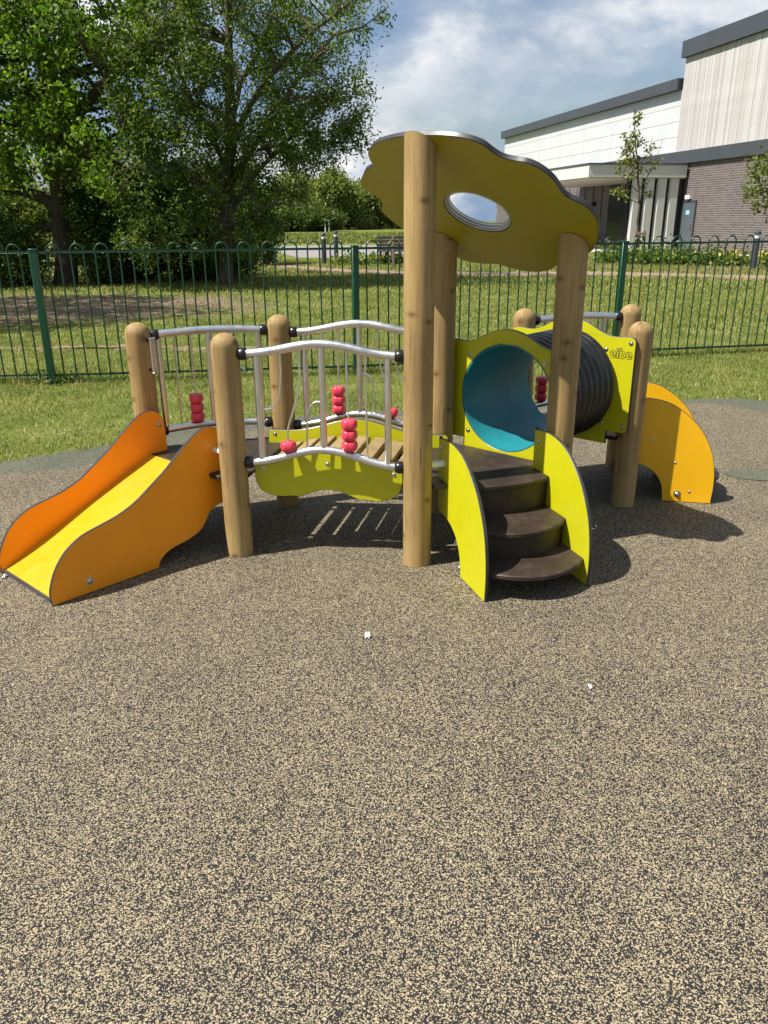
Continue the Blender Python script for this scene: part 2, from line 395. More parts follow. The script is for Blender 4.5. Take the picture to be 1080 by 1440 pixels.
# ------------------------------------------------------------------ mesh helpers
def V(p):
    return Vector(p)
class MB:
    def __init__(s):
        s.v, s.f, s.m, s.s = [], [], [], []
    def face(s, idx, mat=0, smooth=False):
        s.f.append(tuple(idx)); s.m.append(mat); s.s.append(smooth)
    def box(s, c, ax, ay, az, mat=0):      # ax, ay, az: half-extent vectors
        b = len(s.v); c = V(c)
        for i in (-1, 1):
            for j in (-1, 1):
                for k in (-1, 1):
                    s.v.append(c + ax * i + ay * j + az * k)
        for q in ((0, 1, 3, 2), (4, 6, 7, 5), (0, 4, 5, 1), (2, 3, 7, 6), (0, 2, 6, 4), (1, 5, 7, 3)):
            s.face([b + i for i in q], mat)
        return s
    def cbox(s, x0, x1, y0, y1, z0, z1, mat=0):
        return s.box(((x0 + x1) / 2, (y0 + y1) / 2, (z0 + z1) / 2), V(((x1 - x0) / 2, 0, 0)), V((0, (y1 - y0) / 2, 0)), V((0, 0, (z1 - z0) / 2)), mat)
    def bbox(s, c, ax, ay, az, bev, mat=0):     # box with chamfered edges
        b = len(s.v); c = V(c)
        L = [ax.length, ay.length, az.length]; A = [ax.normalized(), ay.normalized(), az.normalized()]
        bm = bmesh.new()
        r = bmesh.ops.create_cube(bm, size=2.0)
        for vv in bm.verts:
            vv.co = c + A[0] * (vv.co.x * L[0]) + A[1] * (vv.co.y * L[1]) + A[2] * (vv.co.z * L[2])
        bmesh.ops.bevel(bm, geom=list(bm.edges), offset=bev, segments=1, affect='EDGES')
        bm.verts.index_update()
        for vv in bm.verts: s.v.append(vv.co.copy())
        for ff in bm.faces: s.face([b + x.index for x in ff.verts], mat)
        bm.free()
        return s
    def tube(s, pts, r, n=10, mat=0, cap=True, closed=False):
        pts = [V(p) for p in pts]
        rs = r if isinstance(r, (list, tuple)) else [r] * len(pts)
        k = len(pts)
        prev = None
        b = len(s.v)
        for i, p in enumerate(pts):
            if closed:
                tg = pts[(i + 1) % k] - pts[i - 1]
            else:
                tg = pts[min(i + 1, k - 1)] - pts[max(i - 1, 0)]
            tg.normalize()
            if prev is None:
                ref = V((0, 0, 1)) if abs(tg.z) < 0.9 else V((1, 0, 0))
                a = tg.cross(ref).normalized()
            else:
                a = (prev - tg * prev.dot(tg)).normalized()
            prev = a
            bb = tg.cross(a)
            for j in range(n):
                th = 2 * math.pi * j / n
                s.v.append(p + (a * math.cos(th) + bb * math.sin(th)) * rs[i])
        for i in range(k if closed else k - 1):
            i2 = (i + 1) % k
            for j in range(n):
                j2 = (j + 1) % n
                s.face((b + i * n + j, b + i * n + j2, b + i2 * n + j2, b + i2 * n + j), mat, True)
        if cap and not closed:
            s.face([b + j for j in range(n)][::-1], mat)
            s.face([b + (k - 1) * n + j for j in range(n)], mat)
        return s
    def lathe(s, prof, o, axis=(0, 0, 1), n=20, mat=0, lobes=0, lobe_amp=0.0):
        o, ax = V(o), V(axis).normalized()
        ref = V((0, 0, 1)) if abs(ax.z) < 0.9 else V((1, 0, 0))
        a = ax.cross(ref).normalized(); bb = ax.cross(a)
        b = len(s.v)
        for (r, h) in prof:
            for j in range(n):
                th = 2 * math.pi * j / n
                rr = r * (1 + lobe_amp * math.cos(lobes * th)) if lobes else r
                s.v.append(o + ax * h + (a * math.cos(th) + bb * math.sin(th)) * rr)
        for i in range(len(prof) - 1):
            for j in range(n):
                j2 = (j + 1) % n
                s.face((b + i * n + j, b + i * n + j2, b + (i + 1) * n + j2, b + (i + 1) * n + j), mat, True)
        if prof[0][0] > 1e-6: s.face([b + j for j in range(n)][::-1], mat)
        if prof[-1][0] > 1e-6: s.face([b + (len(prof) - 1) * n + j for j in range(n)], mat)
        return s
    def panel(s, prof, O, X, Y, t, bev=0.0025, holes=(), fm=0, em=1):
        # closed 2-D outline in the plane O + x X + y Y; thickness t along X x Y
        O, X, Y = V(O), V(X), V(Y)
        Nn = X.cross(Y).normalized()
        loops = [ccw(prof, True)] + [ccw(h, False) for h in holes]
        levels = [(0.0, bev), (bev, 0.0), (t - bev, 0.0), (t, bev)]
        base = len(s.v)
        nl = [len(l) for l in loops]; tot = sum(nl)
        for (d, ins) in levels:
            for l in loops:
                for q in inset(l, ins):
                    s.v.append(O + X * q[0] + Y * q[1] + Nn * d)
        off = 0
        for l in loops:
            k = len(l)
            for lv in range(3):
                for j in range(k):
                    j2 = (j + 1) % k
                    s.face((base + lv * tot + off + j, base + lv * tot + off + j2, base + (lv + 1) * tot + off + j2, base + (lv + 1) * tot + off + j), em, True)
            off += k
        if len(loops) == 1:
            s.face([base + j for j in range(tot)][::-1], fm)
            s.face([base + 3 * tot + j for j in range(tot)], fm)
        else:
            tri = tessellate_polygon([[Vector((q[0], q[1], 0)) for q in l] for l in loops])
            for a in tri:
                s.face((base + a[0], base + a[1], base + a[2]), fm)
                s.face((base + 3 * tot + a[0], base + 3 * tot + a[1], base + 3 * tot + a[2]), fm)
        return s
    def build(s, name, mats, parent=None, base=(0, 0, 0), recalc=True):
        base = V(base)
        me = bpy.data.meshes.new(name)
        me.from_pydata([tuple(p - base) for p in s.v], [], s.f)
        for m_ in (mats if isinstance(mats, (list, tuple)) else [mats]):
            me.materials.append(m_)
        me.polygons.foreach_set('material_index', s.m)
        me.polygons.foreach_set('use_smooth', s.s)
        if recalc:
            bm = bmesh.new(); bm.from_mesh(me)
            bmesh.ops.recalc_face_normals(bm, faces=bm.faces)
            bm.to_mesh(me); bm.free()
        try:
            me.set_sharp_from_angle(angle=math.radians(38))
        except Exception:
            pass
        me.update()
        o = bpy.data.objects.new(name, me)
        C.objects.link(o)
        if parent is not None:
            o.parent = parent
        else:
            o.location = base
        return o
def area(p):
    return 0.5 * sum(p[i - 1][0] * p[i][1] - p[i][0] * p[i - 1][1] for i in range(len(p)))
def ccw(p, want):
    p = [(q[0], q[1]) for q in p]
    return p if (area(p) > 0) == want else p[::-1]
def inset(p, d):
    if d == 0: return p
    out = []
    k = len(p)
    for i in range(k):
        a, b, c = p[i - 1], p[i], p[(i + 1) % k]
        e1 = Vector((b[0] - a[0], b[1] - a[1])); e2 = Vector((c[0] - b[0], c[1] - b[1]))
        if e1.length < 1e-9 or e2.length < 1e-9:
            out.append(b); continue
        e1.normalize(); e2.normalize()
        n_ = Vector((-e1.y - e2.y, e1.x + e2.x))
        n_ = n_.normalized() if n_.length > 1e-6 else Vector((0, 0))
        out.append((b[0] + n_.x * d, b[1] + n_.y * d))
    return out
def smooth(pts, n=6, closed=True):
    # Catmull-Rom through points; a third value marks a sharp corner
    k = len(pts)
    P = [Vector((p[0], p[1])) for p in pts]
    corner = [len(p) > 2 and p[2] for p in pts]
    out = []
    rngk = range(k) if closed else range(k - 1)
    for i in rngk:
        i1 = (i + 1) % k
        p1, p2 = P[i], P[i1]
        p0 = p1 + (p1 - p2) if corner[i] or (not closed and i == 0) else P[i - 1]
        p3 = p2 + (p2 - p1) if corner[i1] or (not closed and i1 == k - 1) else P[(i1 + 1) % k]
        if corner[i] and corner[i1]:
            out.append((p1.x, p1.y)); continue
        for j in range(n):
            t_ = j / n
            q = 0.5 * ((2 * p1) + (p2 - p0) * t_ + (2 * p0 - 5 * p1 + 4 * p2 - p3) * t_ ** 2 + (3 * p1 - p0 - 3 * p2 + p3) * t_ ** 3)
            out.append((q.x, q.y))
    if not closed: out.append((P[-1].x, P[-1].y))
    return out
def circle(cx, cy, r, n=48):
    return [(cx + r * math.cos(2 * math.pi * i / n), cy + r * math.sin(2 * math.pi * i / n)) for i in range(n)]
def thing(name, label, cat, loc=(0, 0, 0), group=None):
    o = bpy.data.objects.new(name, None)
    o.empty_display_size = 0.2
    C.objects.link(o)
    o.location = loc
    o['label'] = label; o['category'] = cat
    if group: o['group'] = group
    return o
def tag(o, label, cat, group=None):
    o['label'] = label; o['category'] = cat
    if group: o['group'] = group
    return o
def structure(o):
    o['kind'] = 'structure'
    return o
def share(name, me, parent, loc=(0, 0, 0), rot=None, scale=None):
    o = bpy.data.objects.new(name, me)
    C.objects.link(o)
    o.parent = parent
    o.location = loc
    if rot is not None: o.rotation_euler = rot
    if scale is not None: o.scale = scale
    return o
def fastmesh(name, verts, faces, mat, parent=None, base=(0, 0, 0), smooth_=False):
    verts = np.asarray(verts, np.float32) - np.asarray(base, np.float32)
    faces = np.asarray(faces, np.int32)
    me = bpy.data.meshes.new(name)
    k = faces.shape[1]
    me.vertices.add(len(verts)); me.vertices.foreach_set('co', verts.ravel())
    me.loops.add(faces.size); me.loops.foreach_set('vertex_index', faces.ravel())
    me.polygons.add(len(faces))
    me.polygons.foreach_set('loop_start', np.arange(0, faces.size, k, dtype=np.int32))
    me.polygons.foreach_set('loop_total', np.full(len(faces), k, np.int32))
    me.update(calc_edges=True)
    me.materials.append(mat)
    o = bpy.data.objects.new(name, me)
    C.objects.link(o)
    if parent is not None: o.parent = parent
    else: o.location = base
    return o

# ------------------------------------------------------------------ ground, rubber, paths
def sheet(name, pts, z, mat):
    mb = MB()
    for p in pts: mb.v.append(V((p[0], p[1], z)))
    mb.face(range(len(pts)))
    o = mb.build(name, mat, recalc=False)
    if o.data.polygons[0].normal.z < 0:
        o.data.flip_normals()
    return structure(o)
sheet('ground', [(-500, -60), (500, -60), (500, 900), (-500, 900)], -0.012, GROUND)
outer_px = [(-140, 690), (-60, 664), (0, 650), (53, 640), (141, 627), (220, 610), (330, 594), (450, 583), (560, 576), (700, 569), (850, 564), (960, 562), (1012, 559.5), (1080, 563), (1160, 575), (1260, 600)]
inner_px = [(-140, 712), (-60, 686), (0, 668), (70, 661), (134, 651), (230, 630), (330, 608), (450, 594), (560, 586), (700, 578), (850, 572), (964, 568), (1012, 568), (1060, 577), (1080, 582), (1160, 600), (1260, 632)]
def gcurve(px, amp):
    P = [gz(*p) for p in px]
    q = smooth([(p.x, p.y) for p in P], 10, closed=False)
    return [(x + amp * math.sin(x * 31 + 1), y + amp * (math.sin(x * 17.3) + math.sin(x * 41.7 + 2))) for x, y in q]
outer = gcurve(outer_px, 0.012)
inner = gcurve(inner_px, 0.006)
OX = np.array([p[0] for p in outer]); OY = np.array([p[1] for p in outer])
outer = [(-14, outer[0][1] - 2.5)] + outer + [(14, outer[-1][1] - 2.5)]
inner = [(-14, inner[0][1] - 2.6)] + inner + [(14, inner[-1][1] - 2.6)]
sheet('rubber_border', inner + outer[::-1], -0.004, RUBGREEN)
sheet('rubber_surface', inner[::-1] + [(-14, -8), (14, -8)], 0.0, RUBBER)
gp = gz(1092, 668)
structure(sheet('rubber_patch', [(gp.x + 0.30 * math.cos(a) * (1 + .06 * math.sin(3 * a)), gp.y + 0.13 * math.sin(a) * (1 + .08 * math.cos(2 * a))) for a in np.linspace(0, 2 * math.pi, 48)[:-1]], 0.004, RUBGREEN))

def strip(name, mid, width, z, mat, amp=0.12, n=14):
    q = smooth([(p.x, p.y) for p in mid], n, closed=False)
    L, R = [], []
    for i, p in enumerate(q):
        a = Vector(q[max(i - 1, 0)]); b = Vector(q[min(i + 1, len(q) - 1)])
        d = (b - a).normalized(); nn = Vector((-d.y, d.x))
        w1 = width / 2 + amp * (math.sin(i * 1.7) + math.sin(i * .61 + 1)) * .7
        w2 = width / 2 + amp * (math.sin(i * 1.3 + 2) + math.sin(i * .47)) * .7
        L.append((p[0] + nn.x * w1, p[1] + nn.y * w1)); R.append((p[0] - nn.x * w2, p[1] - nn.y * w2))
    return sheet(name, L + R[::-1], z, mat)
strip('dirt_path', [gz(340, 364), gz(376, 371), gz(423, 377), gz(492, 381), gz(568, 384), gz(700, 385), gz(830, 384), gz(960, 387), gz(1080, 390), gz(1250, 395)], 1.9, -0.008, SOIL)
strip('worn_track', [gz(-200, 492), gz(-60, 491), gz(60, 489), gz(170, 487), gz(280, 490), gz(400, 489), gz(480, 487)], 0.24, -0.007, SOIL, 0.12)
sheet('road', [tuple(gz(*p)[:2]) for p in [(372, 350), (399, 356.5), (416, 361.5), (453, 362.5), (500, 359), (568, 357), (700, 357), (860, 354), (860, 344), (700, 344.5), (540, 344.5), (366, 346)]], -0.006, ROADM)
sheet('planting_bed', [tuple(gz(*p)[:2]) for p in [(835, 378), (940, 380), (1090, 385), (1300, 394), (1300, 380), (1090, 371), (940, 368), (835, 367)]], -0.006, MULCH)

# ------------------------------------------------------------------ play structure
S_ = 0.68
def v2(x, y): return Vector((x, y, 0))
def rot2(v, a): return v2(v.x * math.cos(a) - v.y * math.sin(a), v.x * math.sin(a) + v.y * math.cos(a))
UZ = Vector((0, 0, 1))
u1 = v2(.215, .9766).normalized()
PB, PD = v2(-.668, 3.336), v2(.146, 3.218)
PC = PB + u1 * S_; PA = PB + rot2(u1 * S_, math.pi / 3)
PE = PD + u1 * S_; PF = PD + rot2(u1 * S_, -math.pi / 3)
nT = rot2((PF - PE) / S_, math.pi / 2); TL = 0.728
PI_ = PE + nT * TL; PG = PF + nT * TL; PH = PG + rot2(PI_ - PG, -math.pi / 3)
BASE = v2(0.2, 3.6)
ps = thing('play_structure', 'toddler climbing frame with timber posts, orange slide, slatted bridge, tunnel and lime cloud roof', 'climbing frame', BASE)
DZ = 0.37
def part(mb, name, mats, parent=ps):
    return mb.build(name, mats, parent, BASE)

def dome_post(p, top, r=0.06):
    mb = MB()
    prof = [(r * 1.01, -0.06), (r * 1.01, 0.0), (r, 0.1)]
    k = 7
    for i in range(1, 7): prof.append((r * (1 + .006 * math.sin(i * 2.1 + p.x * 9)), top * i / 7))
    prof.append((r, top - r * .95))
    for i in range(1, k + 1):
        a = i / k * math.pi / 2
        prof.append((max(r * math.cos(a), 0), top - r * .95 + r * .95 * math.sin(a)))
    prof[-1] = (0.0, top)
    mb.lathe(prof, p, n=28)
    o = mb.build('post', WOOD, ps, p); o.location = p - BASE
    return o
for p, t_ in ((PA, .995), (PB, 1.004), (PC, 1.004), (PI_, .98), (PG, .962), (PH, .978)):
    dome_post(p, t_)

# roof plane through the three tall post tops
q0 = PD + UZ * 1.714; q1 = PE + UZ * 1.35; q2 = PF + UZ * 1.353
rn = (q1 - q0).cross(q2 - q0).normalized()
if rn.z < 0: rn = -rn
rax = (q2 - q1).normalized(); ray_ = rn.cross(rax)
rc = (q1 + q2) / 2
for p in (PD, PE, PF):
    mb = MB(); r = 0.062; n = 30; nz = 8
    for i in range(nz):
        for j in range(n):
            a = 2 * math.pi * j / n
            x, y = p.x + r * math.cos(a) * (1 + .006 * math.sin(i * 2.3 + p.x * 7)), p.y + r * math.sin(a)
            ztop = rc.z - (rn.x * (x - rc.x) + rn.y * (y - rc.y)) / rn.z - 0.003
            mb.v.append(V((x, y, -0.06 + (ztop + .06) * i / (nz - 1))))
    for i in range(nz - 1):
        for j in range(n):
            mb.face((i * n + j, i * n + (j + 1) % n, (i + 1) * n + (j + 1) % n, (i + 1) * n + j), 0, True)
    mb.face(range(n)); mb.face([(nz - 1) * n + j for j in range(n)])
    o = mb.build('post', WOOD, ps, p); o.location = p - BASE

roof_out = [(-.462, -.499), (-.40, -.548), (-.339, -.574), (-.325, -.61), (-.295, -.659), (-.22, -.705), (-.13, -.726), (-.036, -.732), (.05, -.724), (.135, -.712), (.205, -.688), (.255, -.652), (.275, -.605), (.297, -.568), (.34, -.545), (.389, -.526), (.425, -.48), (.443, -.42), (.443, -.36), (.45, -.312), (.485, -.275), (.507, -.229), (.508, -.15), (.473, -.058), (.43, .02), (.392, .074), (.33, .115), (.26, .13), (.197, .173), (.13, .235), (.06, .268), (-.003, .272), (-.08, .255), (-.13, .225), (-.175, .21), (-.24, .212), (-.311, .199), (-.373, .155), (-.415, .09), (-.45, .045), (-.50, -.01), (-.525, -.089), (-.545, -.16), (-.544, -.25), (-.50, -.30), (-.484, -.354), (-.51, -.42), (-.50, -.465)]
WC = (-.018, -.222)
mb = MB()
mb.panel(smooth(roof_out, 4), rc, rax, ray_, 0.022, 0.003, holes=[circle(WC[0], WC[1], .148, 56)])
roof = part(mb, 'roof', [MUSTARD, EDGE])
wcp = rc + rax * WC[0] + ray_ * WC[1]
mb = MB()      # clear dome bulging upward, with a flange
oprof, iprof = [], []
for i in range(11):
    a = i / 10 * math.pi / 2
    oprof.append((0.148 * math.cos(a), 0.030 + 0.085 * math.sin(a)))
    iprof.append((0.144 * math.cos(a), 0.028 + 0.083 * math.sin(a)))
oprof[-1] = (0, oprof[-1][1]); iprof[-1] = (0, iprof[-1][1])
mb.lathe(iprof[::-1] + [(0.150, 0.0255), (0.185, 0.0255), (0.185, 0.0295)] + oprof, wcp, rn, 48)
part(mb, 'window_dome', GLASS, roof)
for rr, hh, tr in ((.1430, .006, .0050), (.1405, .017, .0055), (.1385, .029, .0060), (.187, .0285, .004)):
    mb = MB()
    mb.tube([wcp + rn * hh + rax * rr * math.cos(a) + ray_ * rr * math.sin(a) for a in np.linspace(0, 2 * math.pi, 57)[:-1]], tr, 8, closed=True)
    part(mb, 'window_ring', STEEL if rr > .15 else RIM, roof)
for cx, cy in ((-.34, 0), (.34, 0), (0, -.58)):
    pass

def bolt(P, nrm, parent, r=0.008, h=0.005):
    mb = MB()
    mb.lathe([(r * 1.5, 0), (r * 1.5, .0012), (r, .0015), (r * .92, h * .55), (r * .6, h * .9), (0, h)], P, nrm, 14)
    return part(mb, 'bolt', BOLT, parent)

# decks: rounded triangles round the posts
def deck(pts, r=0.085):
    c = sum(pts, Vector((0, 0, 0))) / 3
    prof = []
    pts = sorted(pts, key=lambda p: math.atan2(p.y - c.y, p.x - c.x))
    for i, p in enumerate(pts):      # plate notched round the inner side of each post
        e = (p - pts[i - 1]).normalized(); f = (pts[(i + 1) % 3] - p).normalized()
        ne = v2(e.y, -e.x); nf = v2(f.y, -f.x)
        A_ = p - e * .050 + ne * .060; B_ = p + f * .050 + nf * .060
        inward = (c - p).normalized(); th = math.atan2(inward.y, inward.x)
        prof += [tuple((p - e * .075 + ne * .044)[:2]), tuple((p - e * .060 + ne * .040)[:2])]
        a0 = math.atan2(*((-e * .056 + ne * .030)[:2][::-1])); a1 = math.atan2(*((f * .056 + nf * .030)[:2][::-1]))
        while a0 < th: a0 += 2 * math.pi
        while a0 > th + math.pi: a0 -= 2 * math.pi
        d0 = a0 - th
        for k in range(9):
            a = th + d0 - 2 * d0 * k / 8
            prof.append((p.x + .0635 * math.cos(a), p.y + .0635 * math.sin(a)))
        prof += [tuple((p + f * .060 + nf * .040)[:2]), tuple((p + f * .075 + nf * .044)[:2])]
    mb = MB()
    mb.panel(prof, (0, 0, DZ - 0.022), (1, 0, 0), (0, 1, 0), 0.022, 0.004, fm=0, em=0)
    return part(mb, 'deck', BROWN)
deck([PA, PB, PC]); deck([PD, PE, PF]); deck([PI_, PG, PH])

# --- slide
dAB = (PA - PB).normalized(); oS = rot2(dAB, math.pi / 2)
prof = [(0.0, 0.0, 1), (-0.002, .057), (.023, .126), (.058, .179), (.101, .22), (.164, .254), (.244, .274), (.325, .293), (.412, .328), (.491, .378), (.571, .432), (.641, .489), (.698, .534), (.74, .562), (.789, .581), (.835, .576), (.868, .55), (.885, .50), (.888, .40), (.886, .25), (.87, .215), (.826, .204), (.781, .182), (.756, .146), (.718, .108), (.647, .083), (.566, .069), (.518, .045), (.497, .022), (.489, 0.0, 1)]
sp_ = [(x, y + 0.002) for x, y in smooth(prof, 4)]
O0 = PB + oS * 0.838
mb = MB()
bed_t = 0.014
bl0, bl1 = .146, .604
s0 = O0 + UZ * 0.012 - oS * 0.012; s1 = PB + oS * 0.050 + UZ * (DZ - .001)
sd = (s1 - s0)
prof_b = [(0, 0), (0, bed_t), (sd.length, bed_t), (sd.length + .01, bed_t - .006), (sd.length + .01, 0)]
sdir = sd.normalized(); sn = dAB.cross(sdir)
if sn.z < 0: sn = -sn
mb.box(s0 + sdir * sd.length / 2 + dAB * (bl0 + bl1) / 2 - sn * bed_t / 2, sdir * sd.length / 2, dAB * (bl1 - bl0) / 2, sn * bed_t / 2)
# underside frame bars
for k in (.25, .6):
    mb.box(s0 + sdir * sd.length * k + dAB * (bl0 + bl1) / 2 - sn * (bed_t + .02), sdir * .025, dAB * (bl1 - bl0) / 2 * .99, sn * .018)
slide = part(mb, 'slide', [BED])
for la in (.13, .605):
    mb = MB()
    mb.panel(sp_, O0 + dAB * la, -oS, UZ, 0.015)
    X_ = (-oS).cross(UZ)
    if X_.dot(dAB) < 0:
        mb = MB(); mb.panel(sp_, O0 + dAB * (la + .015), -oS, UZ, 0.015)
    p_ = part(mb, 'side_panel', [ORANGE, EDGE], slide)
bolt(O0 + dAB * .13 - oS * .165 + UZ * .055, -dAB, slide, .012, .009)
bolt(O0 + dAB * .605 - oS * .855 + UZ * .505, -dAB, slide, .009, .005)
# front lip of the bed
mb = MB(); mb.tube([s0 + dAB * bl0 - sn * .004, s0 + dAB * bl1 - sn * .004], .008, 8)
part(mb, 'bed_lip', EDGE, slide)
def spacer(a, b, r=.014):
    mb = MB(); mb.tube([a, b], r, 14); part(mb, 'spacer', NYLON)
spacer(PB + dAB * .045 + oS * .0 + UZ * .47, PB + dAB * .131 + oS * .0 + UZ * .47)
spacer(PA - dAB * .03 + UZ * .47, PA - dAB * .06 + UZ * .47)

# --- stairs (used twice)
st_prof = [(0, 0, 1), (-.004, .10), (.004, .19), (.03, .29), (.085, .39), (.155, .465), (.25, .53), (.34, .555), (.43, .558), (.505, .548), (.52, .535), (.52, .30), (.52, .235), (.505, .215), (.43, .208), (.36, .19), (.30, .15), (.262, .085), (.25, 0, 1)]
def stairs(P0, along, out, mat, full):
    tip = .46
    sp2 = [(x, y + .002) for x, y in smooth(st_prof, 5)]
    def tread(z, o_end, bulge, o_back, t_=.022):
        poly = []
        for k in range(13):
            f = k / 12
            poly.append((.1365 + (.585 - .1365) * f, o_end + bulge * math.sin(math.pi * f) ** .8))
        poly += [(.585, o_back), (.1365, o_back)]
        return poly, z, t_
    # risers
    mb = MB()
    for (o_end, bulge, z0, z1) in ((.245, .10, .118, .213), (.085, .045, .238, DZ - .021)):
        pts = []
        for k in range(13):
            f = k / 12
            pts.append((.1375 + (.584 - .1375) * f, o_end + bulge * math.sin(math.pi * f) ** .8))
        poly = pts + [(q[0], q[1] - .016) for q in pts[::-1]]
        mb.panel(poly, P0 + UZ * z0, along, out, z1 - z0, .001, fm=0, em=0) if along.cross(out).z > 0 else mb.panel(poly, P0 + UZ * z1, along, out, z1 - z0, .001, fm=0, em=0)
    st = part(mb, 'stairs', [BROWN])
    for (z, o_end, bulge, o_back) in ((.115, .425, .105, .20), (.235, .262, .105, .05), (DZ + .004, .10, .05, -.02)):
        poly, zz, t_ = tread(z, o_end, bulge, o_back)
        mb = MB()
        mb.panel(poly, P0 + UZ * (zz - t_ if along.cross(out).z > 0 else zz), along, out, t_, .004, fm=0, em=0)
        part(mb, 'step', [BROWN], st)
    for la in (.121, .587):
        mb = MB()
        nrm = (-out).cross(UZ)
        mb.panel(sp2, P0 + out * tip + along * (la if nrm.dot(along) > 0 else la + .015), -out, UZ, .015)
        part(mb, 'side_panel', [mat, EDGE], st)
    return st
dDF = (PF - PD).normalized(); oD = rot2(dDF, -math.pi / 2)
st1 = stairs(PD, dDF, oD, LIME, True)
bolt(PD + dDF * .121 + oD * .20 + UZ * .04, -dDF, st1, .010, .006)
bolt(PD + dDF * .587 + oD * (-.02) + UZ * .50, -dDF, st1, .008, .005)
bolt(PD + dDF * .121 + oD * (-.03) + UZ * .51, -dDF, st1, .008, .005)
spacer(PD + dDF * .045 + UZ * .45, PD + dDF * .122 + UZ * .45, .016)
dGH = (PH - PG).normalized(); oG = rot2(dGH, -math.pi / 2)
st2 = stairs(PG + dGH * -.035, dGH, oG, YELLOW, True)
YB = PG + dGH * (.121 - .035)
for o_, z_, r_ in ((.13, .34, .005), (.255, .22, .005), (.345, .062, .005)):
    bolt(YB + oG * (.46 - .46 + o_) + UZ * z_, -dGH, st2, r_, .004)
bolt(YB + oG * .285 + UZ * .045, -dGH, st2, .013, .012)

# --- bridge
dBD = (PD - PB); BL = dBD.length; dBD.normalize()
def wave(l, base, amp): return base + amp * math.sin(math.pi * min(1, max(0, l / BL))) ** 3.2
def bridge_panel(O, l0, l1, sgn):
    top = [(l, wave(l, .437, .068)) for l in np.linspace(l0 + .02, l1 - .02, 17)]
    bot = [(l, wave(l, .262, .046) + (.02 if i in (0, 10) else 0)) for i, l in enumerate(np.linspace(l0 + .05, l1 - .05, 11))]
    bot = [(l0 + .10, .268), (l0 + .17, .272)] + [(l, .262 + .046 * math.sin(math.pi * (l - l0 - .17) / (l1 - l0 - .34)) ** 1.5) for l in np.linspace(l0 + .2, l1 - .2, 7)] + [(l1 - .17, .268), (l1 - .10, .262)]
    poly = [(l0, .40), (l0, .425), (l0 + .008, .435)] + [(a, b) for a, b in top] + [(l1 - .008, .435), (l1, .425), (l1, .40), (l1 - .002, .34), (l1 - .03, .288)] + bot[::-1] + [(l0 + .03, .29), (l0 + .002, .34)]
    mb = MB(); mb.panel(smooth(poly, 3), O, dBD, UZ, .016)
    return part(mb, 'bridge_panel', [LIME, EDGE])
# panel() extrudes along X x Y = dBD x up  (towards the camera side)
fn = dBD.cross(UZ)
bpn = bridge_panel(PB + u1 * .066, .075, BL - .075, 1)
for l, z in ((.115, .397), (.41, .43), (BL - .115, .392)):
    bolt(PB + u1 * .066 + fn * .016 + dBD * l + UZ * z, fn, bpn, .007)
bpr = bridge_panel(PC - u1 * .085, -.05, BL + .05, 1)
for l, z in ((-.015, .417), (BL + .015, .412)):
    bolt(PC - u1 * .085 + fn * .016 + dBD * l + UZ * z, fn, bpr, .007)
slat_me = None
ns = 8; l0, l1 = .068, BL - .068
for i in range(ns):
    l = l0 + (l1 - l0) * (i + .5) / ns
    zt = DZ - .004 + .062 * math.sin(math.pi * (l - .05) / (BL - .1))
    sl_ = .062 * math.cos(math.pi * (l - .05) / (BL - .1)) * math.pi / (BL - .1)
    ax = (dBD + UZ * sl_).normalized(); az = ax.cross(u1)
    if az.z < 0: az = -az
    mb = MB()
    mb.bbox(PB + dBD * l + u1 * .335 + UZ * (zt - .021), ax * .0325, u1 * .228, az * .021, .004)
    part(mb, 'bridge_slat', SLAT)
for off in (.15, .52):
    mb = MB()
    mb.tube([PB + dBD * l + u1 * off + UZ * (DZ - .066 + .058 * math.sin(math.pi * (l - .05) / (BL - .1))) for l in np.linspace(.05, BL - .05, 12)], .014, 8)
    part(mb, 'bridge_bearer', BLACKP)

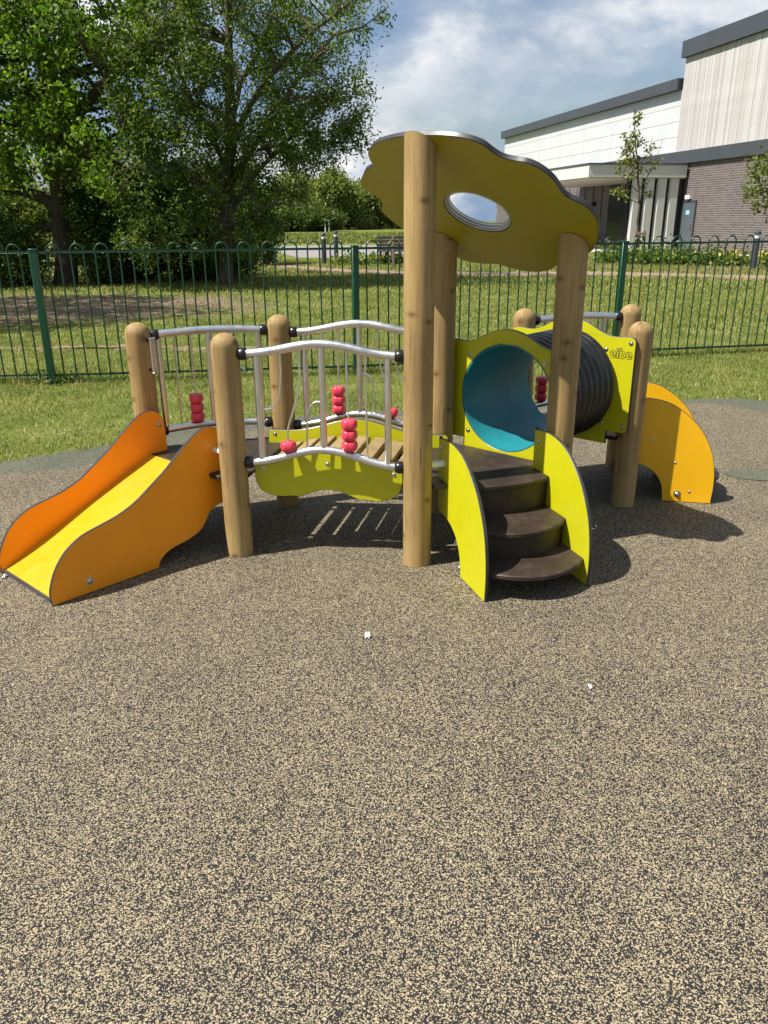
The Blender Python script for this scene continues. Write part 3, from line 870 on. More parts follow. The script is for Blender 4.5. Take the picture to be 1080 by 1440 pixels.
# --- railings
def rail_cap(P, d, parent, r=.027):
    mb = MB()
    mb.lathe([(r * .85, -.018), (r, -.006), (r * 1.02, .006), (r * .9, .017), (r * .74, .022)], P, d, 18)
    for a in (0.6, 2.2, 3.8):
        pass
    part(mb, 'end_cap', BLACKP, parent)
def bead(P, parent, r=.0335):
    mb = MB()
    pr = [(0.006, -.024)] + [(r * (math.cos(a) ** .36 if math.cos(a) > 0 else 0) * .97 + .002, .0240 * math.sin(a)) for a in np.linspace(-1.42, 1.42, 13)] + [(0.006, .024)]
    mb.lathe(pr, P, (0, 0, 1), 30, lobes=5, lobe_amp=.07)
    part(mb, 'bead', RED, parent)
def railing(P0, P1, topz, botz, uprights, rods, beads, bow=0.0, bow_dir=None):
    d = P1 - P0; L = d.length; d = d.normalized()
    def at(l, z):
        p = P0 + d * l + UZ * z
        if bow: p = p + bow_dir * (bow * math.sin(math.pi * l / L))
        return p
    ls = np.linspace(.075, L - .075, 34)
    mb = MB(); mb.tube([at(l, topz(l)) for l in ls], .0190, 16)
    rl = part(mb, 'railing', STEEL)
    mb = MB(); mb.tube([at(l, botz(l)) for l in ls], .0180, 16)
    part(mb, 'bottom_rail', STEEL, rl)
    for l in (.075, L - .075):
        dd = d if l < .1 else -d
        rail_cap(at(l, topz(l)), dd, rl); rail_cap(at(l, botz(l)), dd, rl)
    for l in uprights:
        mb = MB(); mb.tube([at(l, botz(l) + .008), at(l, topz(l) - .008)], .0150, 14)
        part(mb, 'upright', STEEL, rl)
    for rd in rods:
        q = smooth(rd, 6, closed=False) if len(rd) > 2 else rd
        q = [(l, topz(l)) if z == 'T' else ((l, botz(l)) if z == 'B' else (l, z)) for l, z in q]
        mb = MB(); mb.tube([at(l, z) for l, z in q], .0045, 7)
        part(mb, 'rod', STEEL, rl)
    for l, k in beads:
        for i in range(k):
            bead(at(l, botz(l) + .018 + .0240 + i * .0470), rl)
    return rl
tz = lambda l: wave(l, .917, .046)
bz = lambda l: wave(l, .440, .068)
rods_b = [[(.237, tz(.237)), (.238, .84), (.225, .74), (.195, .69), (.145, .68)],
          [(.318, tz(.318)), (.318, .80), (.285, .68), (.258, .60), (.255, .54), (.255, bz(.255))],
          [(.41, .718), (.38, .716), (.352, .68), (.343, .60), (.34, bz(.34))],
          [(.52, tz(.52)), (.527, bz(.527))], [(.60, tz(.60)), (.605, bz(.605))]]
railing(PB, PD, tz, bz, (.135, .415, .695), rods_b, [(.255, 1), (.527, 3)])
railing(PE, PC, tz, bz, (.135, .415, .695), rods_b, [(.255, 1), (.527, 3)])
tA = lambda l: .925 + .018 * math.sin(math.pi * l / S_)
bA = lambda l: .452 + .022 * math.sin(math.pi * l / S_)
rods_a = [[(.165, tA(.165)), (.165, bA(.165))], [(.245, tA(.245)), (.245, bA(.245))],
          [(.43, tA(.43)), (.435, .84), (.455, .77), (.50, .735)], [(.42, .68), (.445, .64), (.455, .58), (.46, bA(.46))]]
oAC = rot2((PC - PA).normalized(), math.pi / 2)
railing(PA, PC, tA, bA, (.09, .33, .575), rods_a, [(.245, 3)], .02, oAC)
tI = lambda l: .905 + .018 * math.sin(math.pi * l / S_)
bI = lambda l: .415 + .03 * math.sin(math.pi * l / S_)
rods_i = [[(.075, tI(.075)), (.078, bI(.078))], [(.14, tI(.14)), (.14, bI(.14))], [(.43, tI(.43)), (.43, .8), (.38, .7), (.36, bI(.36))]]
oIH = rot2((PH - PI_).normalized(), math.pi / 2)
railing(PI_, PH, tI, bI, (.25, .515), rods_i, [(.14, 3)], .02, oIH)

# --- tunnel
tp = [(-.02, .42), (-.02, .50), (-.02, .80), (-.02, .868), (-.008, .886), (.02, .892), (.105, .888), (.165, .905), (.25, .945), (.34, .962), (.43, .945), (.515, .905), (.575, .888), (.66, .892), (.688, .886), (.70, .868), (.70, .80), (.70, .50), (.70, .42), (.692, .408), (.67, .404), (.583, .404, 1), (.583, .335, 1), (.097, .335, 1), (.097, .404, 1), (.01, .404), (-.012, .408)]
tps = smooth(tp, 4)
dEF = (PF - PE).normalized()
TC = (.34, .633)
t1o = PE + nT * (.082 if dEF.cross(UZ).dot(nT) < 0 else .064)
t2o = PI_ - nT * (.064 if dEF.cross(UZ).dot(nT) < 0 else .082)
tunnel_c = PE + dEF * TC[0] + UZ * TC[1]
mb = MB()
a0, a1 = .083, TL - .083
prof = []
nr = 10
steps = nr * 10
for i in range(steps + 1):
    f = i / steps
    ph = (f * nr) % 1.0
    prof.append((.262 + .019 * (0.5 - .5 * math.cos(2 * math.pi * ph)) ** .55, a0 + (a1 - a0) * f))
mb.lathe(prof, tunnel_c, nT, 64)
# open tube: drop the two cap faces
mb.f = [f for f in mb.f]; keep = [i for i, f in enumerate(mb.f) if len(f) == 4]
mb.f = [mb.f[i] for i in keep]; mb.m = [0] * len(keep); mb.s = [True] * len(keep)
tun = part(mb, 'tunnel', BLACKP)
mb = MB()
pr2 = [(.2575, .0665), (.2575, TL - .0665), (.2525, TL - .0665), (.2525, .0665), (.2575, .0665)]
mb.lathe(pr2, tunnel_c, nT, 72)
keep = [i for i, f in enumerate(mb.f) if len(f) == 4]
mb.f = [mb.f[i] for i in keep]; mb.m = [0] * len(keep); mb.s = [True] * len(keep)
part(mb, 'tunnel_lining', TEAL, tun)
for o_, front in ((t1o, PE + nT * .064), (t2o, PI_ - nT * .082)):
    mb = MB(); mb.panel(tps, o_, dEF, UZ, .018, holes=[circle(TC[0], TC[1], .2585, 64)])
    tpn = part(mb, 'tunnel_panel', [LIME, EDGE])
    for l, z in ((.125, .822), (.545, .822), (.125, .445), (.555, .445), (.675, .862), (.677, .44)):
        bolt(front + dEF * l + UZ * z - nT * .0004, -nT, tpn, .008, .006)
# outlined lettering routed into the far panel
fc = bpy.data.curves.new('lettering', 'FONT')
fc.body = 'eibe'; fc.size = 1.0; fc.fill_mode = 'NONE'; fc.bevel_depth = 0.026; fc.bevel_resolution = 1; fc.offset = 0.03
fo = bpy.data.objects.new('lettering_source', fc); C.objects.link(fo)
bpy.context.view_layer.update()
me = bpy.data.meshes.new_from_object(fo.evaluated_get(bpy.context.evaluated_depsgraph_get()))
bpy.data.objects.remove(fo, do_unlink=True)
co = [v.co.copy() for v in me.vertices]
xs = [c.x for c in co]; ys = [c.y for c in co]
sc_ = .122 / (max(xs) - min(xs))
lo = PI_ - nT * .0828 + dEF * .566 + UZ * .782
for v in me.vertices:
    c = v.co
    v.co = lo + dEF * ((c.x - min(xs)) * sc_) + UZ * ((c.y - min(ys)) * sc_ * .96) - nT * (c.z * sc_ * .4) - BASE
me.materials.clear(); me.materials.append(plain('lettering_groove', (0.16, 0.15, 0.01), .6))
lt_ = bpy.data.objects.new('lettering', me); C.objects.link(lt_); lt_.parent = tpn

# --- grab handle on the slide post
hd = (PB - PA).normalized(); hs = rot2(hd, -math.pi / 2)
if hs.dot(oS) < 0: hs = -hs
hdir = v2(.86, -.51).normalized(); hside = hdir.cross(UZ)
hp = PA + hdir * .094
mb = MB(); mb.bbox(hp + UZ * .845, hdir * .004, hside * .012, UZ * .082, .003)
hb = part(mb, 'handle', STEEL)
for z in (.775, .915):
    mb = MB(); mb.tube([PA + hdir * .05 + UZ * z, hp + hdir * .004 + UZ * z], .008, 10)
    part(mb, 'standoff', BLACKP, hb)
    bolt(hp + hdir * .0042 + UZ * z, hdir, hb, .006, .004)

# ------------------------------------------------------------------ bow-top fence
fp = [Vector((-6.06, 7.33, 0)), Vector((-3.15, 7.43, 0)), Vector((-.26, 7.80, 0)), Vector((2.53, 8.62, 0)), Vector((5.39, 9.20, 0)), Vector((8.25, 9.78, 0))]
FB = Vector((0, 8.2, 0))
fence = thing('bow_top_fence', 'dark green bow-top metal railing fence crossing the lawn behind the climbing frame', 'fence', FB)
mbh = MB()
hw, rb = .0565, .0074
pts = [V((-hw, 0, .05)), V((-hw, 0, 1.188))]
for k in range(1, 10):
    a = math.pi - math.pi * k / 10
    pts.append(V((hw * math.cos(a), 0, 1.193 + hw * math.sin(a))))
pts += [V((hw, 0, 1.188)), V((hw, 0, .05))]
mbh.tube(pts, rb, 7)
hoop0 = mbh.build('bow_bar', FENCE, fence)
hoop_me = hoop0.data
mbp = MB()
mbp.bbox(V((0, 0, .57)), V((.032, 0, 0)), V((0, .032, 0)), V((0, 0, .63)), .006)
mbp.bbox(V((0, 0, 1.204)), V((.035, 0, 0)), V((0, .035, 0)), V((0, 0, .007)), .003)
post0 = mbp.build('fence_post', FENCEP, fence)
post_me = post0.data
first_h, first_p = True, True
for i in range(len(fp) - 1):
    a, b = fp[i], fp[i + 1]
    d = b - a; L = d.length; d.normalize(); ang = math.atan2(d.y, d.x)
    tocam = V((d.y, -d.x, 0))
    if first_p:
        post0.location = a - FB; post0.rotation_euler = (0, 0, ang); first_p = False
    else:
        share('fence_post', post_me, fence, a - FB, (0, 0, ang))
    nh = 13
    for k in range(nh):
        p = a + d * (.065 + (L - .13) * (k + .5) / nh) - FB
        jit = rnd.uniform(-.004, .004)
        if first_h:
            hoop0.location = p; hoop0.rotation_euler = (0, jit, ang); first_h = False
        else:
            share('bow_bar', hoop_me, fence, p, (0, jit, ang))
    for z in (.07, 1.183):
        mb = MB()
        mb.bbox((a + b) / 2 + UZ * z, d * (L / 2 - .03), tocam * .0045, UZ * .0105, .001) if z < .5 else mb.bbox((a + b) / 2 + UZ * z, d * (L / 2 - .03), tocam * .0045, UZ * .0105, .001)
        mb.build('fence_rail', FENCE, fence, FB)
share('fence_post', post_me, fence, fp[-1] - FB, (0, 0, ang))

# ------------------------------------------------------------------ sports hall
Wd = Vector((-.198, .980, 0)).normalized()          # along the wall, away from the camera
Wn = Vector((-Wd.y, Wd.x, 0))                       # out of the wall, to the left
if Wn.x > 0: Wn = -Wn
W0 = gz(957, 352); W0.z = 0
def brickmat():
    m, t, b, out = newmat('purple_brick')
    tcn = t.nodes.new('ShaderNodeTexCoord')
    # u along the wall, v = height
    sx = t.nodes.new('ShaderNodeVectorMath'); sx.operation = 'DOT_PRODUCT'; sx.inputs[1].default_value = tuple(Wd)
    t.links.new(tcn.outputs['Object'], sx.inputs[0])
    sz = t.nodes.new('ShaderNodeSeparateXYZ'); t.links.new(tcn.outputs['Object'], sz.inputs[0])
    cb = t.nodes.new('ShaderNodeCombineXYZ')
    t.links.new(sx.outputs['Value'], cb.inputs[0]); t.links.new(sz.outputs[2], cb.inputs[1])
    bt = t.nodes.new('ShaderNodeTexBrick')
    bt.inputs['Scale'].default_value = 1.0
    bt.inputs['Brick Width'].default_value = 0.27; bt.inputs['Row Height'].default_value = 0.088
    bt.inputs['Mortar Size'].default_value = 0.011; bt.inputs['Mortar Smooth'].default_value = 0.2
    bt.inputs['Color1'].default_value = (0.125, 0.095, 0.092, 1); bt.inputs['Color2'].default_value = (0.07, 0.055, 0.057, 1)
    bt.inputs['Mortar'].default_value = (0.27, 0.24, 0.225, 1)
    t.links.new(cb.outputs[0], bt.inputs['Vector'])
    t.links.new(bt.outputs['Color'], b.inputs['Base Color'])
    b.inputs['Roughness'].default_value = 0.85
    iv = nd(t, 'ShaderNodeMath', operation='SUBTRACT'); iv.inputs[0].default_value = 1.0; t.links.new(bt.outputs['Fac'], iv.inputs[1])
    bump(t, b, iv.outputs[0], 0.8, 0.02)
    return m
BRICK = brickmat()
GREYM = plain('dark_grey_fascia', (0.052, 0.058, 0.066), 0.45, var=.08, nscale=1)
WHITEP = plain('white_cladding', (0.53, 0.54, 0.54), 0.5, var=.03, nscale=1)
WHITER = plain('white_render', (0.55, 0.535, 0.51), 0.75, var=.05, nscale=2)
SOFFIT = plain('cream_soffit', (0.50, 0.46, 0.39), 0.8, var=.05, nscale=2)
DGLASS = plain('dark_glazing', (0.02, 0.022, 0.024), 0.12, var=.1)
DOORM = plain('door_grey', (0.085, 0.10, 0.115), 0.5, var=.08)
def boardmat():
    m, t, b, out = newmat('weathered_boards')
    oi = t.nodes.new('ShaderNodeObjectInfo')
    r = ramp(t, oi.outputs['Random'], [(0.0, (0.41, 0.385, 0.37)), (0.5, (0.46, 0.44, 0.428)), (1.0, (0.52, 0.505, 0.495))])
    v = coords(t, (1, 1, .12))
    g = ramp(t, noise(t, v, 14, 6, 0.7), [(0.3, (0.8, 0.79, 0.78)), (0.7, (1.08, 1.07, 1.06))])
    t.links.new(mixc(t, 1.0, r.outputs[0], g.outputs[0], 'MULTIPLY'), b.inputs['Base Color'])
    b.inputs['Roughness'].default_value = 0.85
    return m
BOARD = boardmat()
hall = thing('sports_hall', 'long grey-brick hall with white cladding, pale timber boarding and dark roof edges', 'building', W0)
def wallbox(mb, t0, t1, n0, n1, z0, z1, mat=0):
    return mb.box(W0 + Wd * (t0 + t1) / 2 + Wn * (n0 + n1) / 2 + UZ * (z0 + z1) / 2, Wd * abs(t1 - t0) / 2, Wn * abs(n1 - n0) / 2, UZ * (z1 - z0) / 2, mat)
def hpart(name, mat, *b, parent=None):
    mb = MB(); wallbox(mb, *b)
    return mb.build(name, mat, parent or hall, W0)
hpart('brick_wall', BRICK, -14, 24.0, -14, 0, 0, 3.70)
hpart('upper_wall', WHITEP, 1.28, 24.03, -13.9, -.06, 3.705, 6.60)
hpart('boarded_wall', GREYM, -13.9, 1.27, -13.9, .02, 4.10, 7.80)
hpart('roof_edge', GREYM, -14.4, 1.40, -14.3, .22, 7.81, 8.44)
hpart('roof_edge', GREYM, 1.41, 24.2, -14.0, .25, 6.61, 7.06)
hpart('fascia_band', GREYM, -14.1, 14.0, -13.0, .13, 3.61, 4.11)
bw = .145
nb = 62
mb = MB(); wallbox(mb, 1.25 - bw + .008, 1.25, .022, .058, 4.115, 7.80)
b0 = mb.build('timber_board', BOARD, hall, W0)
for k in range(1, nb):
    share('timber_board', b0.data, b0.parent, -Wd * (bw * k) + Wn * (rnd.uniform(-.006, .006)))
rows = [(4.12, 4.74), (4.755, 5.36), (5.375, 5.98), (5.995, 6.605)]
pl = 3.25
first = {}
for (z0, z1) in rows:
    for k in range(7):
        if z0 not in first:
            mb = MB(); wallbox(mb, 1.30, 1.30 + pl - .012, -.058, -.02, z0, z1)
            first[z0] = mb.build('cladding_panel', WHITEP, hall, W0)
        else:
            share('cladding_panel', first[z0].data, hall, Wd * (pl * k))
# entrance canopy and fins
cn = hpart('canopy', WHITER, 0.02, 11.0, .135, 4.72, 3.02, 3.52)
hpart('canopy_soffit', SOFFIT, 0.10, 10.9, .14, 4.62, 2.985, 3.017, parent=cn)
hpart('canopy_flashing', GREYM, -0.02, 11.04, .14, 4.76, 3.523, 3.58, parent=cn)
hpart('glazing', DGLASS, .30, .36, .02, 2.75, 0.02, 2.98)
mb0 = None
for k in range(4):
    n0 = .40 + k * .585
    mb = MB()
    # tapered fin: broad face to the camera, splayed left flank
    poly = [(n0, .10), (n0 + .34, .10), (n0 + .40, .16), (n0 + .40, .26), (n0, .26)]
    mb.panel(poly, W0 + UZ * .02, Wn, Wd, 2.96 if Wn.cross(Wd).z > 0 else -2.96, .004, fm=0, em=0)
    mb.build('fin', WHITER, hall, W0)
hpart('dark_recess', DGLASS, 5.2, 7.4, .003, .02, 0.02, 2.98)
for k in range(5):
    hpart('wall_rib', BRICK, 8.2 + k * 1.05, 8.32 + k * 1.05, .002, .05, .02, 2.98)
hpart('column', SOFFIT, 12.6, 12.95, .5, .85, .02, 2.98)
hpart('wall_lamp', DGLASS, 8.9, 9.1, .05, .18, 1.95, 2.2)
dr = hpart('door', DOORM, -.80, .25, .003, .05, .02, 2.02)
for b in ((-.86, -.80, .003, .07, .02, 2.08), (.25, .31, .003, .07, .02, 2.08), (-.80, .25, .003, .07, 2.02, 2.08)):
    hpart('door_frame', GREYM, *b, parent=dr)
SIGN = plain('pale_blue_sign', (0.25, 0.50, 0.55), .5)
hpart('door_sign', SIGN, -.42, -.14, .051, .056, 1.50, 1.68, parent=dr)
hpart('door_handle', BOLT, -.70, -.62, .051, .10, 0.92, 1.10, parent=dr)
hpart('bulkhead_lamp', NYLON, -.42, -.06, .003, .14, 2.14, 2.30)
sheet('paving', [tuple((W0 + Wd * a + Wn * b)[:2]) for a, b in ((-14, .0), (-14, .7), (-.3, .7), (-.3, 5.2), (14, 5.2), (14, 0))], 0.0, CONC)

# ------------------------------------------------------------------ vegetation helpers
def rand_unit(n):
    v = rng.normal(size=(n, 3)); return v / np.linalg.norm(v, axis=1)[:, None]
def leaves_mesh(cent, length, width, up=0.4, droop=0.0):
    n = len(cent)
    nrm = rand_unit(n) + np.array([0, 0, up]); nrm /= np.linalg.norm(nrm, axis=1)[:, None]
    d = rand_unit(n); d[:, 2] -= droop
    d -= nrm * np.sum(d * nrm, 1)[:, None]; d /= np.linalg.norm(d, axis=1)[:, None] + 1e-9
    s = np.cross(nrm, d)
    L = (length * rng.uniform(.6, 1.25, n))[:, None]; W = (width * rng.uniform(.7, 1.2, n))[:, None]
    base = cent - d * L * .5
    tip = cent + d * L * .5 - nrm * L * .10
    mid = cent - d * L * .02
    v = np.stack([base, mid + s * W * .5 + nrm * W * .18, tip, mid - s * W * .5 + nrm * W * .18], 1).reshape(-1, 3)
    f = np.arange(n * 4).reshape(-1, 4)
    return v, f
def in_ellipsoids(ells, n):
    wts = np.array([e[6] if len(e) > 6 else e[3] * e[4] * e[5] for e in ells], float); wts /= wts.sum()
    k = rng.choice(len(ells), n, p=wts)
    e = np.array([x[:6] for x in ells])[k]
    r = rng.uniform(0.25, 1, n) ** (1 / 2.2)
    return e[:, :3] + rand_unit(n) * r[:, None] * e[:, 3:6]
def resample(pl, step):
    out = []
    for a, b in zip(pl[:-1], pl[1:]):
        k = max(1, int((Vector(b[:3]) - Vector(a[:3])).length / step))
        for j in range(k):
            t_ = j / k
            out.append(tuple(a[i] + (b[i] - a[i]) * t_ for i in range(4)))
    out.append(tuple(pl[-1]))
    return out
def wobble(pl, amp):
    return [(p[0] + rnd.uniform(-amp, amp), p[1] + rnd.uniform(-amp, amp), p[2] + rnd.uniform(-amp, amp) * .5, p[3]) if 0 < i < len(pl) - 1 else p for i, p in enumerate(pl)]
def make_tree(name, label, cat, limbs, ells, n_branch, n_twig, per_twig, leaf, lmat, bmat, base, spread=.16, droop=0.0, group=None, parts=('trunk', 'crown'), trunk_n=10, up=.4, shoot=0.0):
    root = thing(name, label, cat, base, group)
    wood = MB()
    skel = []
    for li, pl in enumerate(limbs):
        q = wobble(resample(pl, .35), .035)
        wood.tube([p[:3] for p in q], [p[3] for p in q], trunk_n if li == 0 else 7)
        skel += [p for p in q if p[2] > 0.25 * limbs[0][-1][2]] if li == 0 else q
    def sprout(targets, r0, r1, seg, sag):
        sk = np.array([s_[:3] for s_ in skel]); rad = np.array([s_[3] for s_ in skel])
        new = []
        for tg in targets:
            dd = np.linalg.norm(sk - tg, axis=1) + 1.4 * np.maximum(0, sk[:, 2] - tg[2] + .1)
            j = int(np.argmin(dd)); a = sk[j]; v = tg - a; ln = np.linalg.norm(v)
            if ln < .05: continue
            rr0 = min(r0 * (0.5 + .5 * min(ln, 2)), rad[j] * .8)
            pts = []
            side = rng.normal(size=3) * ln * .08
            for k in range(seg + 1):
                f = k / seg
                p = a + v * f + side * math.sin(math.pi * f) + np.array([0, 0, ln * sag * math.sin(math.pi * f)])
                pts.append((p[0], p[1], p[2], max(r1, rr0 * (1 - f) + r1 * f)))
            new.append(pts)
        return new
    br = sprout(in_ellipsoids(ells, n_branch), .05, .012, 5, .12)
    for pts in br:
        wood.tube([p[:3] for p in pts], [p[3] for p in pts], 5, cap=False); skel += pts[1:]
    tw = sprout(in_ellipsoids(ells, n_twig), .012, .003, 3, .05)
    cent = []
    for pts in tw:
        wood.tube([p[:3] for p in pts], [p[3] for p in pts], 3, cap=False)
        P = np.array([p[:3] for p in pts])
        k = per_twig
        f = rng.uniform(.25, 1.12, k) * (len(P) - 1)
        i0 = np.clip(f.astype(int), 0, len(P) - 2); fr = (f - i0)[:, None]
        c = P[i0] * (1 - fr) + P[i0 + 1] * fr + rng.normal(size=(k, 3)) * spread
        if droop: c[:, 2] -= np.abs(rng.normal(size=k)) * droop
        cent.append(c)
    cent = np.concatenate(cent)
    tr = wood.build(parts[0], bmat, root, base, recalc=False)
    v, f = leaves_mesh(cent, leaf[0], leaf[1], up, droop)
    cr = fastmesh(parts[1], v, f, lmat, root, base)
    cr['kind'] = 'stuff'
    return root
def pxl(pts, depth):      # a limb traced as photo points on a vertical plane at its tree's depth; last value is the radius
    return [(*gy(p[0], p[1], depth + (p[3] if len(p) > 3 else 0)), p[2]) for p in pts]
def ell(px, py, rx, ry, depth, rdepth, wt=None):
    c = gy(px, py, depth); k = depth / FPX
    e = (c.x, c.y, c.z, rx * k, rdepth, ry * k)
    return e + ((wt,) if wt else ())

# ------------------------------------------------------------------ near trees
ob = gz(92, 399); OY_ = ob.y
oak_limbs = [pxl([(93, 400, .30), (95, 370, .255), (90, 330, .235), (84, 285, .23), (84, 240, .21), (90, 180, .17), (92, 110, .14), (90, 40, .12), (86, -40, .09), (88, -140, .05), (90, -230, .02)], OY_),
             pxl([(82, 292, .15), (60, 278, .11), (30, 270, .085), (0, 262, .06), (-50, 250, .03)], OY_),
             pxl([(78, 250, .15), (58, 190, .12), (38, 130, .10), (22, 60, .085), (8, -20, .06), (-20, -120, .03)], OY_),
             pxl([(76, 230, .13), (66, 170, .10), (62, 100, .085), (55, 20, .07), (48, -80, .04), (40, -170, .02)], OY_),
             pxl([(90, 215, .11), (110, 160, .08, -.8), (150, 110, .06, -1.5), (200, 70, .04, -2), (240, 40, .02, -2.2)], OY_),
             pxl([(88, 190, .10), (72, 90, .075, 1), (60, 20, .06, 1.5), (90, -70, .03, 2)], OY_),
             pxl([(90, 260, .09), (120, 230, .07, -1), (160, 215, .05, -1.8), (200, 215, .03, -2.2)], OY_),
             pxl([(84, 320, .07), (55, 322, .05, .3), (20, 318, .03, .8), (-10, 322, .02, 1)], OY_)]
oak_ells = [ell(90, 120, 120, 100, OY_, 2.4), ell(10, 60, 90, 150, OY_, 2.2), ell(40, 200, 110, 50, OY_, 2.0), ell(150, 60, 90, 110, OY_ - 1, 2.2), ell(170, 215, 90, 70, OY_ - 1.5, 1.8), ell(90, -120, 220, 130, OY_, 3.0, 9), ell(-90, 150, 110, 140, OY_, 3.0), ell(20, 240, 80, 36, OY_ - 1.2, 1.3)]
oak_limbs = [oak_limbs[0]] + [[(*p[:3], p[3] * 1.35) for p in l] for l in oak_limbs[1:]]
make_tree('oak_tree', 'broad oak with thick furrowed trunk and steep dark limbs behind the green fence', 'tree', oak_limbs, oak_ells, 105, 760, 52, (.135, .075), OAKLEAF, BARK, ob, .12)
tb = gz(318, 400); TY = tb.y
t_limbs = [pxl([(318, 402, .19), (319, 370, .165), (318, 320, .155), (320, 260, .145), (325, 200, .13), (322, 130, .11), (320, 60, .09), (322, -30, .07), (326, -130, .04), (330, -210, .015)], TY),
           pxl([(324, 215, .09), (350, 150, .07, -.4), (390, 95, .055, -.8), (440, 45, .04, -1), (500, -5, .025, -1.1), (560, -40, .012, -1.2)], TY),
           pxl([(322, 260, .09), (350, 215, .075, -.4), (395, 150, .06, -.9), (440, 85, .045, -1.2), (470, 50, .035, -1.3), (510, 38, .02, -1.4)], TY),
           pxl([(322, 300, .07), (360, 245, .055, .4), (400, 200, .045, .8), (450, 155, .03, 1), (495, 133, .012, 1.1)], TY),
           pxl([(320, 190, .08), (340, 110, .06, .8), (380, 40, .05, 1.4), (440, -30, .03, 1.8)], TY),
           pxl([(319, 240, .07), (290, 180, .055, -1), (255, 110, .045, -1.6), (230, 40, .03, -2)], TY),
           pxl([(319, 330, .05), (350, 300, .04, -.6), (390, 285, .025, -1), (420, 290, .01, -1.2)], TY),
           pxl([(319, 300, .06), (290, 260, .045, -1), (250, 235, .03, -1.6), (215, 240, .015, -2)], TY)]
t_ells = [ell(330, 110, 120, 130, TY, 2.2), ell(430, 95, 80, 90, TY - .5, 1.7, 2.0), ell(400, 200, 78, 62, TY, 1.6, 2.2), ell(470, 165, 55, 40, TY + .5, 1.0, 1.0), ell(460, 30, 80, 70, TY - .5, 1.5, 1.2), ell(503, 175, 28, 32, TY + .5, .7, .55), ell(505, 115, 26, 22, TY + .5, .6, .35), ell(440, 215, 40, 18, TY, .8, .4), ell(320, 290, 80, 70, TY - .4, 1.4), ell(235, 120, 80, 130, TY - 1.4, 1.6), ell(230, 290, 80, 80, TY - 1.2, 1.4), ell(350, -110, 210, 130, TY, 3.0, 6), ell(355, 340, 35, 45, TY - .8, .8)]
make_tree('drooping_tree', 'slender-trunked tree with fine drooping leafy sprays reaching over the open field', 'tree', t_limbs, t_ells, 130, 1500, 38, (.10, .042), ASHLEAF, BARK2, tb, .09, .10)

lt = Vector((-10.9, 12.2, 0))
l_limbs = [[(lt.x, lt.y, -.05, .24), (lt.x + .1, lt.y, 2.0, .19), (lt.x, lt.y + .2, 4.5, .13), (lt.x, lt.y, 7.5, .04)]] + [[(lt.x, lt.y, z0, .09), (lt.x + 1.2 * math.cos(a), lt.y + 1.2 * math.sin(a), z0 + 1, .06), (lt.x + 2.6 * math.cos(a), lt.y + 2.6 * math.sin(a), z0 + 1.8, .025)] for z0, a in ((2.2, .3), (2.6, 1.6), (3.0, 2.9), (3.3, 4.2), (3.8, 5.4))]
l_ells = [(lt.x, lt.y, 6.2, 3.9, 3.6, 2.4), (lt.x + 1.6, lt.y + .8, 5.2, 2.4, 2.4, 1.4), (lt.x - 1.5, lt.y - .5, 5, 2.2, 2, 1.6)]
make_tree('oak_tree', 'spreading tree left of the lawn casting dappled shade along the fence', 'tree', l_limbs, l_ells, 60, 560, 24, (.17, .10), OAKLEAF, BARK, lt, .2)

def shrub(label, px, base_py, ells_px, n_twig, per, leaf, mat, name='shrub', group=None, depth=None, cat='shrub', rd=.9):
    b = gz(px, base_py) if depth is None else gy(px, base_py, depth)
    b.z = 0
    limbs = []
    for k in range(5):
        a = rnd.uniform(0, 6.28); e = ells_px[k % len(ells_px)]
        c = gy(e[0], e[1], b.y)
        limbs.append([(b.x + .12 * math.cos(a), b.y + .12 * math.sin(a), -.03, .035), ((b.x + c.x) / 2 + .2 * math.cos(a), b.y + .2 * math.sin(a), c.z * .5, .026), (c.x + .3 * math.cos(a), b.y + .3 * math.sin(a), c.z * .95, .012)])
    es = [ell(e[0], e[1], e[2], e[3], b.y + (e[4] if len(e) > 4 else 0), rd) for e in ells_px]
    return make_tree(name, label, cat, limbs, es, 24, n_twig, per, leaf, mat, BARK, b, .11, 0, group, ('stems', 'foliage'), 6)
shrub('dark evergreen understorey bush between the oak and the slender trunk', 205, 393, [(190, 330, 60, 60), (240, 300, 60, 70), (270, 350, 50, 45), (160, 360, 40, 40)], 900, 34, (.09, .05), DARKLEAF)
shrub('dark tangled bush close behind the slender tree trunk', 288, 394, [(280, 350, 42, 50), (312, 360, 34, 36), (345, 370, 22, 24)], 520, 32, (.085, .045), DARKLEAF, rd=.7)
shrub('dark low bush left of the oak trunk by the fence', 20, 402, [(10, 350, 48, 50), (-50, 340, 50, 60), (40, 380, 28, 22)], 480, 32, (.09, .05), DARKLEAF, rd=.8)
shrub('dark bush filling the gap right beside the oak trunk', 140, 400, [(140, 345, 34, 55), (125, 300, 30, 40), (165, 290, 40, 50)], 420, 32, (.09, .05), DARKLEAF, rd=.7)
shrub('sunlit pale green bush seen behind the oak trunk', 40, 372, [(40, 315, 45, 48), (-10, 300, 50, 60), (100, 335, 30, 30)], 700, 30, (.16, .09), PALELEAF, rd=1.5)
shrub('dark leafy bush hanging over the road end', 372, 372, [(372, 330, 26, 34), (352, 300, 30, 40)], 360, 32, (.11, .06), DARKLEAF, rd=.8)

